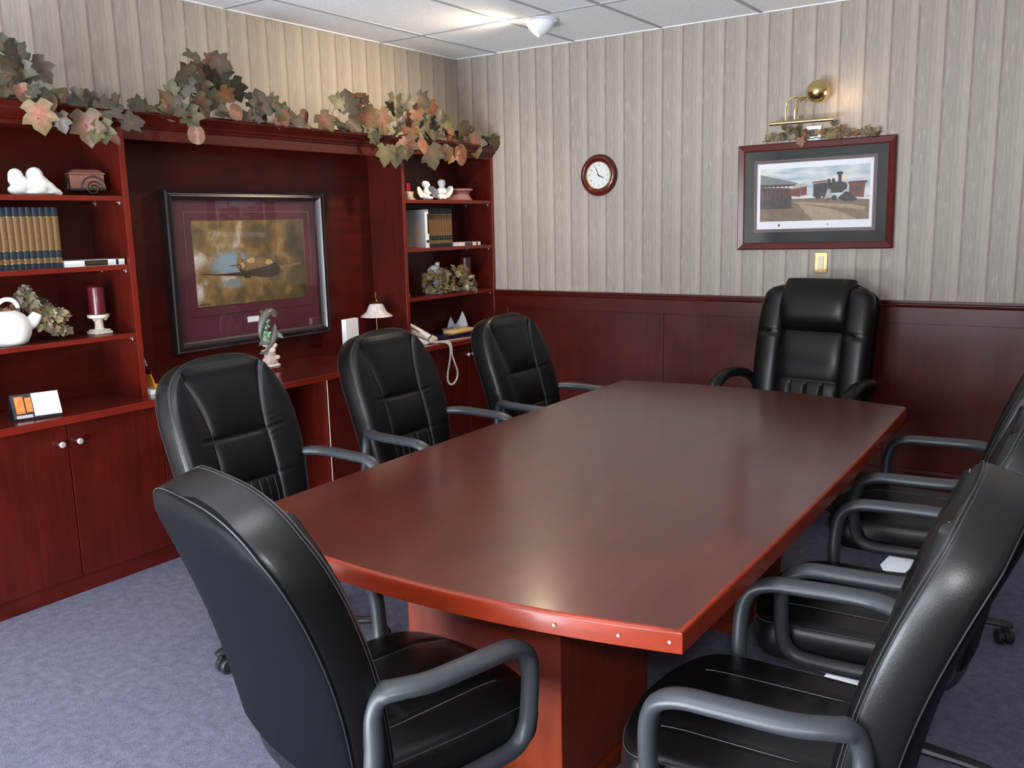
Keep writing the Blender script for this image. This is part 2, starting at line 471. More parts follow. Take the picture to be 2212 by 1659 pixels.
# ceiling grid
g = MB()
gx = [0.3524 + 0.6096*i for i in range(9)]
gy = [-0.7846 - 1.19*j for j in range(6)]
for x in gx: g.box(x-0.011, x+0.011, YF, 0, ZC-0.004, ZC+0.002)
for y in gy: g.box(0, XR, y-0.011, y+0.011, ZC-0.0045, ZC+0.002)
g.box(gx[1]+0.3048-0.011, gx[1]+0.3048+0.011, gy[1], gy[0], ZC-0.004, ZC+0.002)
struct('trim_1', g, M['tbar'], smooth=False)
# wall angle around the ceiling edge
g = MB(); g.box(0, XR, -0.018, 0, ZC-0.006, ZC); g.box(0, 0.018, YF, 0, ZC-0.006, ZC)
struct('trim_2', g, M['fixture'], smooth=False)
# wainscot on the back wall: field panels, stiles, top rail, cap, base
HW = 1.079
struct('trim_3', MB().box(0.30, XR, -0.006, 0.0, 0.14, 0.955), M['wood'], smooth=False)
g = MB()
for x0, x1 in ((0.302, 0.401), (1.487, 1.593), (2.83, 2.935), (4.17, 4.275)): g.box(x0, x1, -0.013, 0, 0.14, 0.956)
struct('trim_4', g, M['wood'], smooth=False, bevel=0.0015)
struct('trim_5', MB().box(0.302, XR, -0.0155, 0.0, 0.955, 1.045), M['wood_x'], smooth=False, bevel=0.0015)
g = MB(); g.prism([(0,1.043),(-0.020,1.043),(-0.026,1.050),(-0.020,1.058),(-0.020,1.062),(-0.030,1.068),(-0.030,1.079),(0,1.079)], XR-0.302, ax='x', o=0.302)
struct('trim_6', g, M['wood_x'], smooth=False)
g = MB(); g.box(0.302, XR, -0.018, 0, 0, 0.138); g.box(0.302, XR, -0.021, 0, 0.138, 0.146)
struct('baseboard_back', g, [M['wood_x']], smooth=False, bevel=0.002)
for nm, bx in (('trim_7', (XR-0.012, XR, YF, -0.03, 0, HW)), ('trim_8', (0, XR, YF, YF+0.012, 0, HW))):
    struct(nm, MB().box(*bx), M['wood'], smooth=False)

# ---------------------------------------------------------------- built-in wall unit along the left wall
XB, XC, ZT = 0.2957, 0.4055, 0.7863
YL, YRL, YE = -2.803, -0.963, -3.70
YM0, YM1 = -2.49, -1.27
def cabinet(name, label, y0, y1, xf, split, knobs):
    t = thing(name, label, 'cabinet', (0, (y0+y1)/2, 0))
    oy = (y0+y1)/2
    MB().box(0.004, xf-0.022, y0-oy+0.002, y1-oy-0.002, 0.0, ZT-0.034).build('body', M['wood'], t, False)
    MB().box(xf-0.022, xf-0.014, y0-oy+0.002, y1-oy-0.002, 0.0, 0.074).build('plinth', M['wood_y'], t, False)
    ys = [y0] + split + [y1]
    for i in range(len(ys)-1):
        d = MB().box(xf-0.021, xf, ys[i]-oy+0.0025, ys[i+1]-oy-0.0025, 0.078, ZT-0.036).build('door', M['wood'], t, False, bevel=0.0015)
        for ky, kz in knobs:
            if ys[i] < ky < ys[i+1]:
                MB().lathe([(0.004,0),(0.005,0.010),(0.006,0.014),(0.0125,0.019),(0.0135,0.025),(0.010,0.030),(0.001,0.031)], (xf, ky-oy, kz), 16, 0, 'x').build('knob', M['steel'], d)
    return t
cabinet('base_cabinet', 'low cherry cabinet with two knobs at the left end of wall unit', YE, YM0-0.002, 0.376, [-3.245, -2.80], [(-3.283, 0.671), (-3.206, 0.671)])
cabinet('base_cabinet', 'low cherry cabinet under the telephone, beside the papered wall', YM1+0.002, -0.004, 0.376, [-0.85, -0.452], [(-0.478, 0.68), (-0.425, 0.68)])
def counter(name, label, y0, y1, xf):
    t = thing(name, label, 'countertop', (0, (y0+y1)/2, ZT))
    h = (y1-y0)/2
    MB().box(0.002, xf-0.004, -h, h, -0.032, 0.0).build('top', M['counter'], t, False, bevel=0.001)
    MB().box(xf-0.004, xf, -h, h, -0.032, -0.0005).build('edge_band', M['edge'], t, False, bevel=0.0012)
    return t
counter('countertop', 'left length of cherry countertop carrying the desk calendar', YE, YM0-0.001, XC)
counter('countertop', 'deep middle length of cherry countertop under the airplane picture', YM0+0.001, YM1-0.001, 0.603)
counter('countertop', 'right length of cherry countertop carrying the telephone', YM1+0.001, -0.004, XC)
# desk under the middle top: two pedestals and a back panel round a knee space
t = thing('office_desk', 'cherry desk base with knee space under the middle countertop', 'desk', (0, -1.88, 0))
for y0, y1 in ((-0.608, -0.49), (-0.058, 0.608)):
    MB().box(0.004, 0.555, y0, y1, 0.0, ZT-0.034).build('pedestal', M['wood'], t, False, bevel=0.001)
    MB().box(0.555, 0.572, y0+0.004, y1-0.002, 0.08, ZT-0.040).build('front_panel', M['wood'], t, False, bevel=0.0015)
MB().box(0.570, 0.5735, -0.0600, -0.0575, 0.02, ZT-0.036).build('edge_strip', M['cream'], t, False)
MB().box(0.30, 0.318, -0.49, -0.058, 0.0, ZT-0.034).build('back_panel', M['wood'], t, False)
# tall panel in the recess
tag(MB().box(0.003, 0.021, YL+0.002, YRL-0.002, ZT+0.001, 1.99).build('recess_panel', M['wood_y'], None, False),
    'wide dark cherry panel behind the airplane picture', 'panel')
def bookcase(label, y0, y1, shelves):
    oy = (y0+y1)/2; h = (y1-y0)/2
    t = thing('bookcase', label, 'bookcase', (0, oy, ZT))
    zt = 1.994-ZT
    for a in (-h, h-0.028):
        p = MB().box(0.003, XB-0.003, a, a+0.028, 0.001, zt).build('side_panel', M['wood'], t, False)
        MB().box(XB-0.003, XB, a, a+0.028, 0.001, zt).build('edge_band', M['edge_z'], p, False, bevel=0.0012)
    MB().box(0.003, 0.017, -h+0.028, h-0.028, 0.001, zt).build('back_panel', M['wood_y'], t, False)
    MB().box(0.003, XB-0.004, -h+0.028, h-0.028, zt-0.02, zt).build('top_panel', M['wood_y'], t, False)
    for z in shelves:
        zz = z-ZT
        s = MB().box(0.018, XB-0.008, -h+0.0285, h-0.0285, zz-0.0215, zz).build('shelf', M['wood_y'], t, False)
        MB().box(XB-0.008, XB-0.004, -h+0.0285, h-0.0285, zz-0.0215, zz).build('edge_band', M['edge'], s, False, bevel=0.001)
        for yy in (-h+0.033, h-0.033):
            for xx in (0.075, 0.265):
                sg = 1 if yy < 0 else -1
                MB().tube([(xx, yy-sg*0.004, zz-0.027), (xx, yy+sg*0.009, zz-0.027)], 0.0028, 8).box(xx-0.004, xx+0.004, yy-sg*0.004 if sg > 0 else yy+0.003, yy+0.001 if sg < 0 else yy-sg*0.004+0.001, zz-0.037, zz-0.0225).build('shelf_pin', M['steel'], s)
    return t
S1, S2, S3 = 1.6964, 1.395, 1.0867
bookcase('open cherry bookcase at the left, with pitcher, books and cherub', YE, YL, (S1, S2, S3))
bookcase('open cherry bookcase beside the papered wall, with angels and telephone', YRL, -0.002, (S1, S2, S3))
# crown moulding across the whole unit, deeper fascia over the recess
t = thing('crown_moulding', 'stepped cherry crown moulding along the top of the wall unit', 'moulding', (0, -1.85, 1.995))
pr = [(0.003,0.0),(0.302,0.0),(0.305,0.012),(0.316,0.016),(0.318,0.024),(0.326,0.034),(0.338,0.042),(0.341,0.050),(0.350,0.053),(0.352,0.062),(0.003,0.062)]
n = len(pr); mb = MB()
mb.add([(a, -1.86, b) for a, b in pr] + [(a, 1.846, b) for a, b in pr],
       [tuple(range(n)), tuple(range(2*n-1, n-1, -1))] + [(k, (k+1) % n, n+(k+1) % n, n+k) for k in range(n)])
mb.build('cornice', M['wood_y'], t, False)
MB().box(XB-0.024, XB, YL+1.85+0.001, YRL+1.85-0.001, -0.051, -0.001).build('fascia', M['wood_y'], t, False, bevel=0.001)

# ---------------------------------------------------------------- conference table
t = thing('conference_table', 'long cherry conference table with bowed ends', 'table', (0, 0, 0))
def arc(a, b, sag, n):
    a = Vector(a); b = Vector(b); d = b-a; nrm = Vector((d.y, -d.x)).normalized()
    return [a + d*(k/n) + nrm*sag*(1-(2*k/n-1)**2) for k in range(n)]
NL, NR, FR, FL = (1.997, -3.690), (3.357, -3.700), (3.290, -1.285), (1.945, -1.245)
def outline(off):
    c = Vector((2.65, -2.48))
    P = arc(NL, NR, 0.096, 24) + arc(NR, FR, 0.014, 10) + arc(FR, FL, 0.095, 24) + arc(FL, NL, 0.012, 10)
    out = []
    for i, p in enumerate(P):
        a = P[i-1]; b = P[(i+1) % len(P)]
        tt = (b-a).normalized(); nn = Vector((tt.y, -tt.x))
        if nn.dot(p-c) < 0: nn = -nn
        out.append(p - nn*off)
    return out
mb = MB()
ins = [(0.020, 0.700), (0.0, 0.702), (0.0, 0.7405), (0.0008, 0.7440), (0.0028, 0.7472), (0.0060, 0.7492), (0.0095, 0.750)]
loops = [[(p.x, p.y, z) for p in outline(o)] for o, z in ins]
mb.loft(loops, 1, cap=False)
mb2 = [(p.x, p.y, 0.750) for p in outline(0.0095)]
mb.add(mb2, [tuple(range(len(mb2)))], 0)
mb3 = [(p.x, p.y, 0.700) for p in outline(0.020)]
mb.add(mb3, [tuple(range(len(mb3)-1, -1, -1))], 1)
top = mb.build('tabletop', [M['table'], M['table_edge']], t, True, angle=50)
for x, y in ((2.663, -3.7863), (3.234, -3.7325), (3.333, -3.7065), (3.10, -3.7597)):
    MB().lathe([(0.0032, 0), (0.0032, 0.0012), (0.001, 0.0018)], (x, y, 0.724), 10, 0, 'y').build('screw_cap', M['tagwhite'], top)
for y0, y1 in ((-3.42, -2.92), (-2.16, -1.66)):
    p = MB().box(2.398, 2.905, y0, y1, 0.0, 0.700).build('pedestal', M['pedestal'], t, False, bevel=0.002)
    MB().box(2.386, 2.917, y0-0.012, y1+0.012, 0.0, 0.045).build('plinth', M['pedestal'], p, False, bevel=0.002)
MB().box(2.63, 2.675, -2.915, -2.165, 0.30, 0.62).build('stretcher', M['pedestal'], t, False)
MB().box(2.25, 3.05, -3.50, -1.55, 0.672, 0.6995).build('apron', M['black'], t, False)

# ---------------------------------------------------------------- swivel chairs (local +x is forward)
BL, BT = 0.636, 0.100                       # backrest length, thickness
def back_frame(s):
    """centre of the backrest at height s in 0..1, its forward normal"""
    t0 = R(17)
    z = 0.455 + BL*s*math.cos(t0)
    x = -0.205 - BL*s*math.sin(t0) - 0.020*math.sin(PI*min(1, s*1.15))*(-1)
    return Vector((x, 0, z)), Vector((math.cos(t0), 0, math.sin(t0)))
def back_w(s):
    s0, W = 0.54, 0.271
    if s <= s0: return 0.243 + (W-0.243)*math.sin(PI/2*(s/s0))
    q = (s-s0)/(1-s0)
    return W*max(0.0, 1-q**2.9)**(1/2.9)
def seam_y(s):
    return 0.124 if s < 0.52 else 0.122 + 0.062*((s-0.52)/0.42)**1.7
def front_d(y, s, w):
    sy = seam_y(s); ay = abs(y)
    f = 0.0
    wd = max(w-sy, 0.02); q = min(1, max(0, (ay-sy)/wd))
    side = 0.015*math.sin(PI*q)**0.8 if ay > sy else 0.0          # padded side roll
    mid = 0.0
    if ay < sy:
        for a, b, h in ((-0.06, 0.24, 0.013), (0.24, 0.52, 0.013), (0.52, 1.02, 0.022)):
            if a <= s < b:
                u = (s-a)/(b-a)
                mid += h*max(0.0, math.sin(PI*u))**0.6*(1-(ay/sy)**4)
        if s < 0.225:
            for k in (-0.093, -0.056, -0.019, 0.019, 0.056, 0.093):
                mid -= 0.004*math.exp(-((y-k)/0.005)**2)
    f = side + mid
    top = min(1, max(0, (0.96-s)/0.06))
    f -= 0.0045*math.exp(-((ay-sy)/0.006)**2)*top
    for sc, dp in ((0.24, 0.004), (0.52, 0.008)):
        g = math.exp(-((s-sc)*BL/0.007)**2)
        f -= dp*g*(1 if ay < sy else max(0, 1-(ay-sy)/0.10)*0.6)
    # wrinkles running out from the ends of the head seam
    if ay > sy:
        r = ay-sy
        f += 0.0022*math.exp(-(r/0.05)**2)*math.sin((s-0.52)*BL*260 - r*40)*math.exp(-((s-0.52)*BL/0.05)**2)
    return f*min(1, top+0.25)
def back_pt(y, s, d):
    c, nrm = back_frame(s)
    # hollow the back slightly across its width
    return c + Vector((0, y, 0)) + nrm*(d + 0.22*y*y)
def back_samples():
    S = [k/70*0.80 for k in range(71)]
    S += [0.80 + 0.20*math.sin(PI/2*k/22) for k in range(1, 23)]
    return S
def make_back(parent):
    NF = 56
    mb = MB(); loops = []
    SS = back_samples()
    for s in SS:
        w = max(back_w(s), 0.0025); r = min(0.020, w*0.6); lp = []
        end = min(1.0, (1-s)/0.05) if s > 0.95 else 1.0
        bt = BT*(0.86+0.14*end)
        hw = w-r; sy = min(seam_y(s), hw*0.86)
        ys = [-hw + (hw-sy)*k/14 for k in range(14)] + [-sy + 2*sy*k/28 for k in range(28)] + [sy + (hw-sy)*k/14 for k in range(15)]
        for y in ys:
            lp.append(back_pt(y, s, bt/2 + front_d(y, s, w)*min(1, (w-abs(y))/0.02)))
        for a in (30, 60, 90):
            lp.append(back_pt(w-r+r*math.sin(R(a)), s, bt/2-r+r*math.cos(R(a))))
        lp.append(back_pt(w+0.003, s, 0))
        for a in (90, 60, 30):
            lp.append(back_pt(w-r+r*math.sin(R(a)), s, -bt/2+r-r*math.cos(R(a))))
        for k in range(13):
            y = (w-r) - 2*(w-r)*k/12
            lp.append(back_pt(y, s, -bt/2 - 0.012*(1-(y/w)**2)))
        for a in (30, 60, 90):
            lp.append(back_pt(-(w-r+r*math.sin(R(a))), s, -bt/2+r-r*math.cos(R(a))))
        lp.append(back_pt(-w-0.003, s, 0))
        for a in (90, 60, 30):
            lp.append(back_pt(-(w-r+r*math.sin(R(a))), s, bt/2-r+r*math.cos(R(a))))
        loops.append(lp)
    mb.loft(loops)
    n = len(loops[0])
    for i, f in enumerate(mb.f):
        if 63 <= i % n <= 77 and i < n*(len(loops)-1): mb.m[i] = 1
    o = mb.build('backrest', [M['leather'], M['leather_back']], parent, True, angle=60)
    # stitching along the seams
    st = MB()
    for sg in (-1, 1):
        st.tube([back_pt(sg*(seam_y(s)+0.004), s, BT/2+front_d(sg*(seam_y(s)+0.004), s, back_w(s))+0.0003) for s in [0.02+0.90*k/70 for k in range(71)]], 0.0009, 5)
        for y in (0.019, 0.056, 0.093):
            st.tube([back_pt(sg*y+0.004, s, BT/2+front_d(sg*y+0.004, s, back_w(s))+0.0002) for s in [0.0+0.225*k/14 for k in range(15)]], 0.0006, 5)
    st.build('stitching', M['thread'], o)
    sd = MB(); edge = [s for s in SS if s > 0.03]
    for d in (BT/2-0.004, BT/2-0.011):
        sd.tube([back_pt(-(back_w(s)-0.0015), s, d) for s in edge] + [back_pt(back_w(s)-0.0015, s, d) for s in reversed(edge)], 0.0008, 5)
    sd.build('edge_stitching', M['darkthread'], o)
    pp = MB()
    pp.tube([back_pt(-(back_w(s)-0.004), s, -BT/2+0.004) for s in edge] + [back_pt(back_w(s)-0.004, s, -BT/2+0.004) for s in reversed(edge)], 0.0016, 6)
    pp.build('piping', M['piping'], o)
    return o
def make_seat(parent, tint):
    mb = MB(); loops = []
    X = [-0.245 + 0.550*(0.5-0.5*math.cos(PI*k/48)) for k in range(49)]
    def sw(x):
        q = (x+0.245)/0.550
        a = 0.232 + 0.028*math.sin(PI*min(1, q*0.75))
        e = min(q/0.10, (1-q)/0.20, 1.0)
        return a*max(0.02, 1-(1-e)**2.4)**(1/2.2) if e < 1 else a
    def top(x, y):
        q = (x+0.245)/0.550; w = sw(x)
        z = 0.487 - 0.030*max(0, (q-0.72)/0.28)**2 - 0.020*max(0, (0.1-q)/0.1)**2
        z += 0.012*(1-(y/0.26)**2)
        for k in (-0.135, 0.135): z -= 0.006*math.exp(-((y-k)/0.007)**2)*min(1, max(0, (0.97-q)/0.12))
        if abs(y) < 0.135: z -= 0.006*math.exp(-((x+0.055)/0.007)**2)*min(1, (0.135-abs(y))/0.02)
        z += 0.005*abs(math.sin(PI*(y+0.135)/0.27))*(1 if abs(y) < 0.135 else 0)*min(1, max(0, (0.97-q)/0.12))
        return z
    for x in X:
        w = sw(x); r = min(0.028, w*0.6); lp = []
        q = (x+0.245)/0.550
        zb = 0.375 + 0.030*max(0, (q-0.80)/0.20)**2
        for k in range(41):
            y = -(w-r) + 2*(w-r)*k/40
            lp.append((x, y, top(x, y)))
        zt = top(x, w-r)
        for a in (35, 65, 90): lp.append((x, w-r+r*math.sin(R(a)), zt-r+r*math.cos(R(a))))
        lp.append((x, w+0.006, (zt+zb)/2))
        for a in (90, 50): lp.append((x, w-r*0.6+r*0.6*math.sin(R(a)), zb+r*0.6-r*0.6*math.cos(R(a))))
        for k in range(7): lp.append((x, (w-r*0.6)*(1-2*k/6), zb))
        for a in (50, 90): lp.append((x, -(w-r*0.6+r*0.6*math.sin(R(a))), zb+r*0.6-r*0.6*math.cos(R(a))))
        lp.append((x, -w-0.006, (zt+zb)/2))
        for a in (90, 65, 35): lp.append((x, -(w-r+r*math.sin(R(a))), zt-r+r*math.cos(R(a))))
        loops.append(lp)
    mb.loft(loops)
    o = mb.build('seat', M['leather'], parent, True, angle=60)
    for k in (-0.135, 0.135):
        MB().tube([(x, k+0.003*(1 if k > 0 else -1), top(x, k+0.003)+0.0006) for x in [-0.22+0.43*i/30 for i in range(31)]], 0.0009, 5).build('stitching', M['thread'], o)
    sd = MB()
    for sg in (-1, 1):
        sd.tube([(x, sg*(sw(x)-0.004), top(x, sw(x)-0.028)-0.009) for x in X[3:-3]], 0.0010, 5)
    sd.build('edge_stitching', M['darkthread'], o)
    MB().box(-0.20, 0.17, -0.19, 0.19, 0.352, 0.380).build('seat_pan', M['black'], parent, True, bevel=0.012)
    return o
ARM = [(-0.216,0.272,0.560),(-0.212,0.266,0.625),(-0.196,0.268,0.660),(-0.162,0.288,0.668),(-0.10,0.306,0.667),(0.03,0.306,0.664),(0.105,0.304,0.660),
       (0.152,0.301,0.638),(0.172,0.296,0.590),(0.176,0.289,0.520),(0.172,0.283,0.455),(0.150,0.280,0.418),(0.105,0.279,0.405),(-0.03,0.278,0.405),(-0.15,0.277,0.410),(-0.205,0.275,0.432),(-0.220,0.273,0.490)]
def make_arm(parent, sg):
    path = smooth_path([(x, sg*y, z) for x, y, z in ARM], 5, True); fl = []
    for i in range(len(path)):
        u = i/5.0
        pad = 1.0 if 2.5 <= u <= 6.5 else max(0, 1-min(abs(u-2.5), abs(u-6.5))/1.6)
        fl.append((0.0215+0.0090*pad, 0.0190-0.0010*pad))
    mb = MB().tube(path, 0, 12, 0, True, fl, (0, 1, 0))
    a = mb.build('armrest', M['plastic'], parent, True, angle=80)
    for x, z in ((-0.222, 0.505), (-0.08, 0.405), (0.06, 0.405)):
        pl = MB().lathe([(0.0075, 0), (0.0085, 0.002), (0.006, 0.004), (0.001, 0.0045)], (x, 0, z), 10, 0, 'y')
        pl.v = [(p[0], sg*(0.294 - p[1]), p[2]) for p in pl.v]
        pl.build('bolt_cap', M['black'], a)
    return a
def make_base(parent):
    mb = MB().lathe([(0.001,0.062),(0.036,0.062),(0.044,0.072),(0.042,0.104),(0.030,0.118),(0.027,0.122),(0.027,0.225),(0.024,0.23),(0.015,0.232),(0.015,0.30),(0.020,0.302),(0.020,0.352)], (0,0,0), 20)
    b = mb.build('swivel_base', M['black'], parent)
    MB().lathe([(0.0155,0.2315),(0.0155,0.330)], (0,0,0), 16).build('gas_lift', M['chrome'], b)
    MB().box(-0.09, 0.09, -0.055, 0.055, 0.318, 0.353).build('tilt_mechanism', M['black'], parent, True, bevel=0.008)
    MB().tube([(0.02, 0.05, 0.338), (0.02, 0.20, 0.334), (0.02, 0.225, 0.334)], [0.005, 0.005, 0.005], 8).box(-0.005, 0.045, 0.215, 0.262, 0.328, 0.338).build('height_lever', M['black'], parent)
    for k in range(5):
        a = 2*PI*k/5; ca, sa = math.cos(a), math.sin(a)
        def P(r, z): return (r*ca, r*sa, z)
        MB().tube([P(0.03, 0.088), P(0.12, 0.090), P(0.24, 0.084), P(0.300, 0.079), P(0.320, 0.076)], 0, 10, 0, False,
                  [(0.027, 0.020), (0.024, 0.017), (0.021, 0.013), (0.020, 0.012), (0.012, 0.008)], (-sa, ca, 0)).build('leg', M['black'], b)
        c = MB()
        sa2 = a + 0.9 + k*1.3
        ax = Vector((math.cos(sa2), math.sin(sa2), 0)); fw = Vector((-ax.y, ax.x, 0))
        ctr = Vector((0.300*ca, 0.300*sa, 0.0275)) - fw*0.012
        for o in (-0.017, 0.017):
            lo = []
            for rr, hh in ((0.004, -0.0105), (0.023, -0.0105), (0.0275, -0.006), (0.0275, 0.006), (0.023, 0.0105), (0.004, 0.0105)):
                lo.append([tuple(ctr + ax*(o+hh) + (fw*math.cos(2*PI*q/18) + Vector((0,0,1))*math.sin(2*PI*q/18))*rr) for q in range(18)])
            c.loft(lo)
        c.lathe([(0.0055, 0.035), (0.0055, 0.078)], (0.300*ca, 0.300*sa, 0), 8)
        hood = []
        for o in (-0.0065, 0.0065):
            hood.append([tuple(ctr + ax*o + (fw*math.cos(q) + Vector((0,0,1))*math.sin(q))*0.031) for q in [PI*(-0.05+1.1*j/10) for j in range(11)]])
        c.loft(hood)
        c.build('caster', M['black'], b)
    return b
def make_chair():
    t = thing('swivel_chair', '', 'chair')
    make_back(t); make_seat(t, 0)
    for sg in (-1, 1): make_arm(t, sg)
    make_base(t)
    return t
proto = make_chair()
used = [False]
def place_chair(x, y, face, label, group, base_rot=0, tagged=False):
    """face: heading of the seat in degrees"""
    c = proto if not used[0] else copy_tree(proto)
    used[0] = True
    c.location = (x, y, 0); c.rotation_euler = (0, 0, R(face)); c['label'] = label
    if group: c['group'] = group
    for ch in c.children:
        if ch.name.startswith('swivel_base'): ch.rotation_euler = (0, 0, R(base_rot))
    return c
GL, GR = 'chairs along the bookcase side of the table', 'chairs along the open side of the table'
chA = place_chair(2.688, -3.826, 77, 'black leather swivel chair at the near table end, its plain back turned to the viewer', None, 20)
place_chair(1.555, -3.098, 1, 'black leather swivel chair facing the table in front of the left bookcase edge', GL, 40)
place_chair(1.565, -2.205, 0, 'black leather swivel chair between desk lamp and table, middle of its row of three', GL, 10)
place_chair(1.695, -1.405, 0, 'black leather swivel chair by the cabinet with the phone, nearest the clock wall', GL, 0)
chF = place_chair(3.480, -3.475, 183, 'black leather swivel chair nearest the viewer on the open side of the table', GR, 10)
chG = place_chair(3.505, -2.735, 182, 'middle black leather swivel chair of the three on the open side', GR, 178)
chH = place_chair(3.455, -1.800, 182, 'black leather swivel chair on the open side, farthest from the viewer', GR, 46)
# white paper tags hanging under two of the seats
for c in (chG, chH):
    MB().add([(-0.02,0.268,0.385),(0.055,0.270,0.385),(0.085,0.273,0.345),(0.075,0.274,0.325),(0.005,0.272,0.330),(-0.02,0.270,0.36),
              (-0.02,0.2695,0.385),(0.055,0.2715,0.385),(0.085,0.2745,0.345),(0.075,0.2755,0.325),(0.005,0.2735,0.330),(-0.02,0.2715,0.36)],
             [(0,1,2,3,4,5),(11,10,9,8,7,6)] + [(k,(k+1)%6,6+(k+1)%6,6+k) for k in range(6)]).build('care_tag', M['tagwhite'], c, False)

# ---------------------------------------------------------------- executive chair at the far table end
def make_exec():
    t = thing('executive_chair', 'tall black leather executive chair at the far table end, under the train picture', 'chair', (2.590, -0.60, 0), R(-97))
    rec = R(12)
    def bp(y, s, d):
        z = 0.46 + 0.74*s*math.cos(rec)
        return Vector((-0.215 - 0.74*s*math.sin(rec) + 0.03*math.sin(PI*s) + d*math.cos(rec), y, z + d*math.sin(rec)))
    # side wings: one shell behind, two bolsters
    sh = MB(); loops = []
    for s in [k/40 for k in range(41)]:
        w = 0.30 + 0.010*math.sin(PI*s)
        if s > 0.86: w *= (1-((s-0.86)/0.16)**2.2*0.55)
        lp = []
        for k in range(33):
            a = 2*PI*k/33; cy, sn = math.cos(a), math.sin(a)
            lp.append(bp(w*abs(cy)**0.4*(1 if cy >= 0 else -1), s, -0.055+0.045*abs(sn)**0.4*(1 if sn >= 0 else -1)))
        loops.append(lp)
    sh.loft(loops); sh.build('backrest', M['leather_back'], t, True, angle=70)
    for sg in (-1, 1):
        b = MB(); loops = []
        for s in [k/44*0.97 for k in range(45)]:
            e = min(1, (0.97-s)/0.07 + 0.03); e2 = min(1, s/0.03+0.3)
            hw = 0.075*max(0.1, 1-(1-e)**2)**0.5
            cy0 = 0.232 + 0.006*math.sin(PI*s) - (0.03*((s-0.8)/0.17)**2 if s > 0.8 else 0)
            h = 0.062*max(0.1, 1-(1-e)**2)**0.5*e2 - 0.014*math.exp(-((s-0.62)/0.012)**2)
            lp = []
            for k in range(24):
                a = 2*PI*k/24; c, sn = math.cos(a), math.sin(a)
                lp.append(bp(sg*(cy0 + hw*abs(c)**0.7*(1 if c >= 0 else -1)), s, 0.01 + (h if sn > 0 else 0.03)*abs(sn)**0.8*(1 if sn >= 0 else -1)))
            loops.append(lp)
        b.loft(loops); b.build('side_bolster', M['leather'], t, True, angle=70)
    cp = MB(); loops = []
    for s in [k/110*1.02 for k in range(111)]:
        hw = 0.170 + 0.006*s + (0.006 if s > 0.66 else 0.0)*min(1, (s-0.66)/0.05 if s > 0.66 else 0)
        base = 0.034
        if s < 0.27: base += 0.030*max(0, math.sin(PI*(s+0.02)/0.31))**0.6
        elif s < 0.645: base += 0.020*max(0, math.sin(PI*(s-0.27)/0.375))**0.6
        else:
            q = (s-0.645)/0.375
            base += 0.070*max(0, math.sin(PI*min(1, q*0.96+0.01)))**0.6
        lp = []
        for k in range(49):
            y = -hw + 2*hw*k/48
            d = base
            if s < 0.26:
                for kk in (-0.088, 0.0, 0.088): d -= 0.012*math.exp(-((y-kk)/0.006)**2)
            d -= 0.020*abs(y/hw)**8
            lp.append(bp(y, s, d))
        for k in range(9):
            y = hw - 2*hw*k/8
            dd = -0.02
            lp.append(bp(y, s, dd))
        loops.append(lp)
    cp.loft(loops); c = cp.build('back_cushion', M['leather'], t, True, angle=70)
    st = MB()
    for sg in (-1, 1):
        st.tube([bp(sg*(0.300-0.0), s, -0.01) for s in [0.02+0.86*k/30 for k in range(31)]], 0.0022, 5)
    st.build('piping', M['piping'], c)
    # seat
    se = MB(); loops = []
    for k in range(33):
        q = 0.5-0.5*math.cos(PI*k/32); x = -0.24 + 0.54*q
        e = min(q/0.08, (1-q)/0.16, 1); w = 0.285*max(0.05, 1-(1-e)**2.2)**0.45
        h = 0.065*max(0.1, 1-(1-e)**2)**0.5
        se_l = []
        for j in range(32):
            a = 2*PI*j/32; c, sn = math.cos(a), math.sin(a)
            se_l.append((x, w*abs(c)**0.35*(1 if c >= 0 else -1), 0.435 + h*abs(sn)**0.45*(1 if sn >= 0 else -1)))
        loops.append(se_l)
    se.loft(loops); se.build('seat', M['leather'], t, True, angle=70)
    for sg in (-1, 1):
        pth = smooth_path([(-0.250, sg*0.300, 0.560), (-0.225, sg*0.322, 0.640), (-0.165, sg*0.350, 0.690), (-0.05, sg*0.362, 0.705), (0.07, sg*0.362, 0.690), (0.16, sg*0.355, 0.640), (0.185, sg*0.340, 0.560), (0.15, sg*0.315, 0.47), (0.06, sg*0.300, 0.425)], 6)
        fl = []
        for i in range(len(pth)):
            u = i/6; pd = 1.0 if 1.6 < u < 5 else 0.0
            pd = pd if pd else max(0, 1-min(abs(u-1.6), abs(u-5))/0.8)
            fl.append((0.020+0.018*pd, 0.016+0.008*pd))
        a = MB().tube(pth, 0, 14, 0, False, fl, (0, 1, 0)).build('armrest', M['leather'], t, True, angle=80)
        MB().tube([(x, y, z-0.021) for x, y, z in pth[9:32]], 0.009, 8).build('arm_frame', M['plastic'], a)
    b = make_base(t)
    return t
make_exec()

# ---------------------------------------------------------------- things on the left bookcase
def blob(name, ells, mat, parent=None, vox=0.004, loc=None):
    mb = MB()
    for c, r, *rt in ells:
        mb.ell(c, r, 0, rt[0] if rt else None, 16, 10)
    o = mb.build(name, mat, parent, True, angle=180, remesh=vox)
    if loc: o.location = loc
    return o
def rotm(ax, deg): return Matrix.Rotation(R(deg), 3, ax)

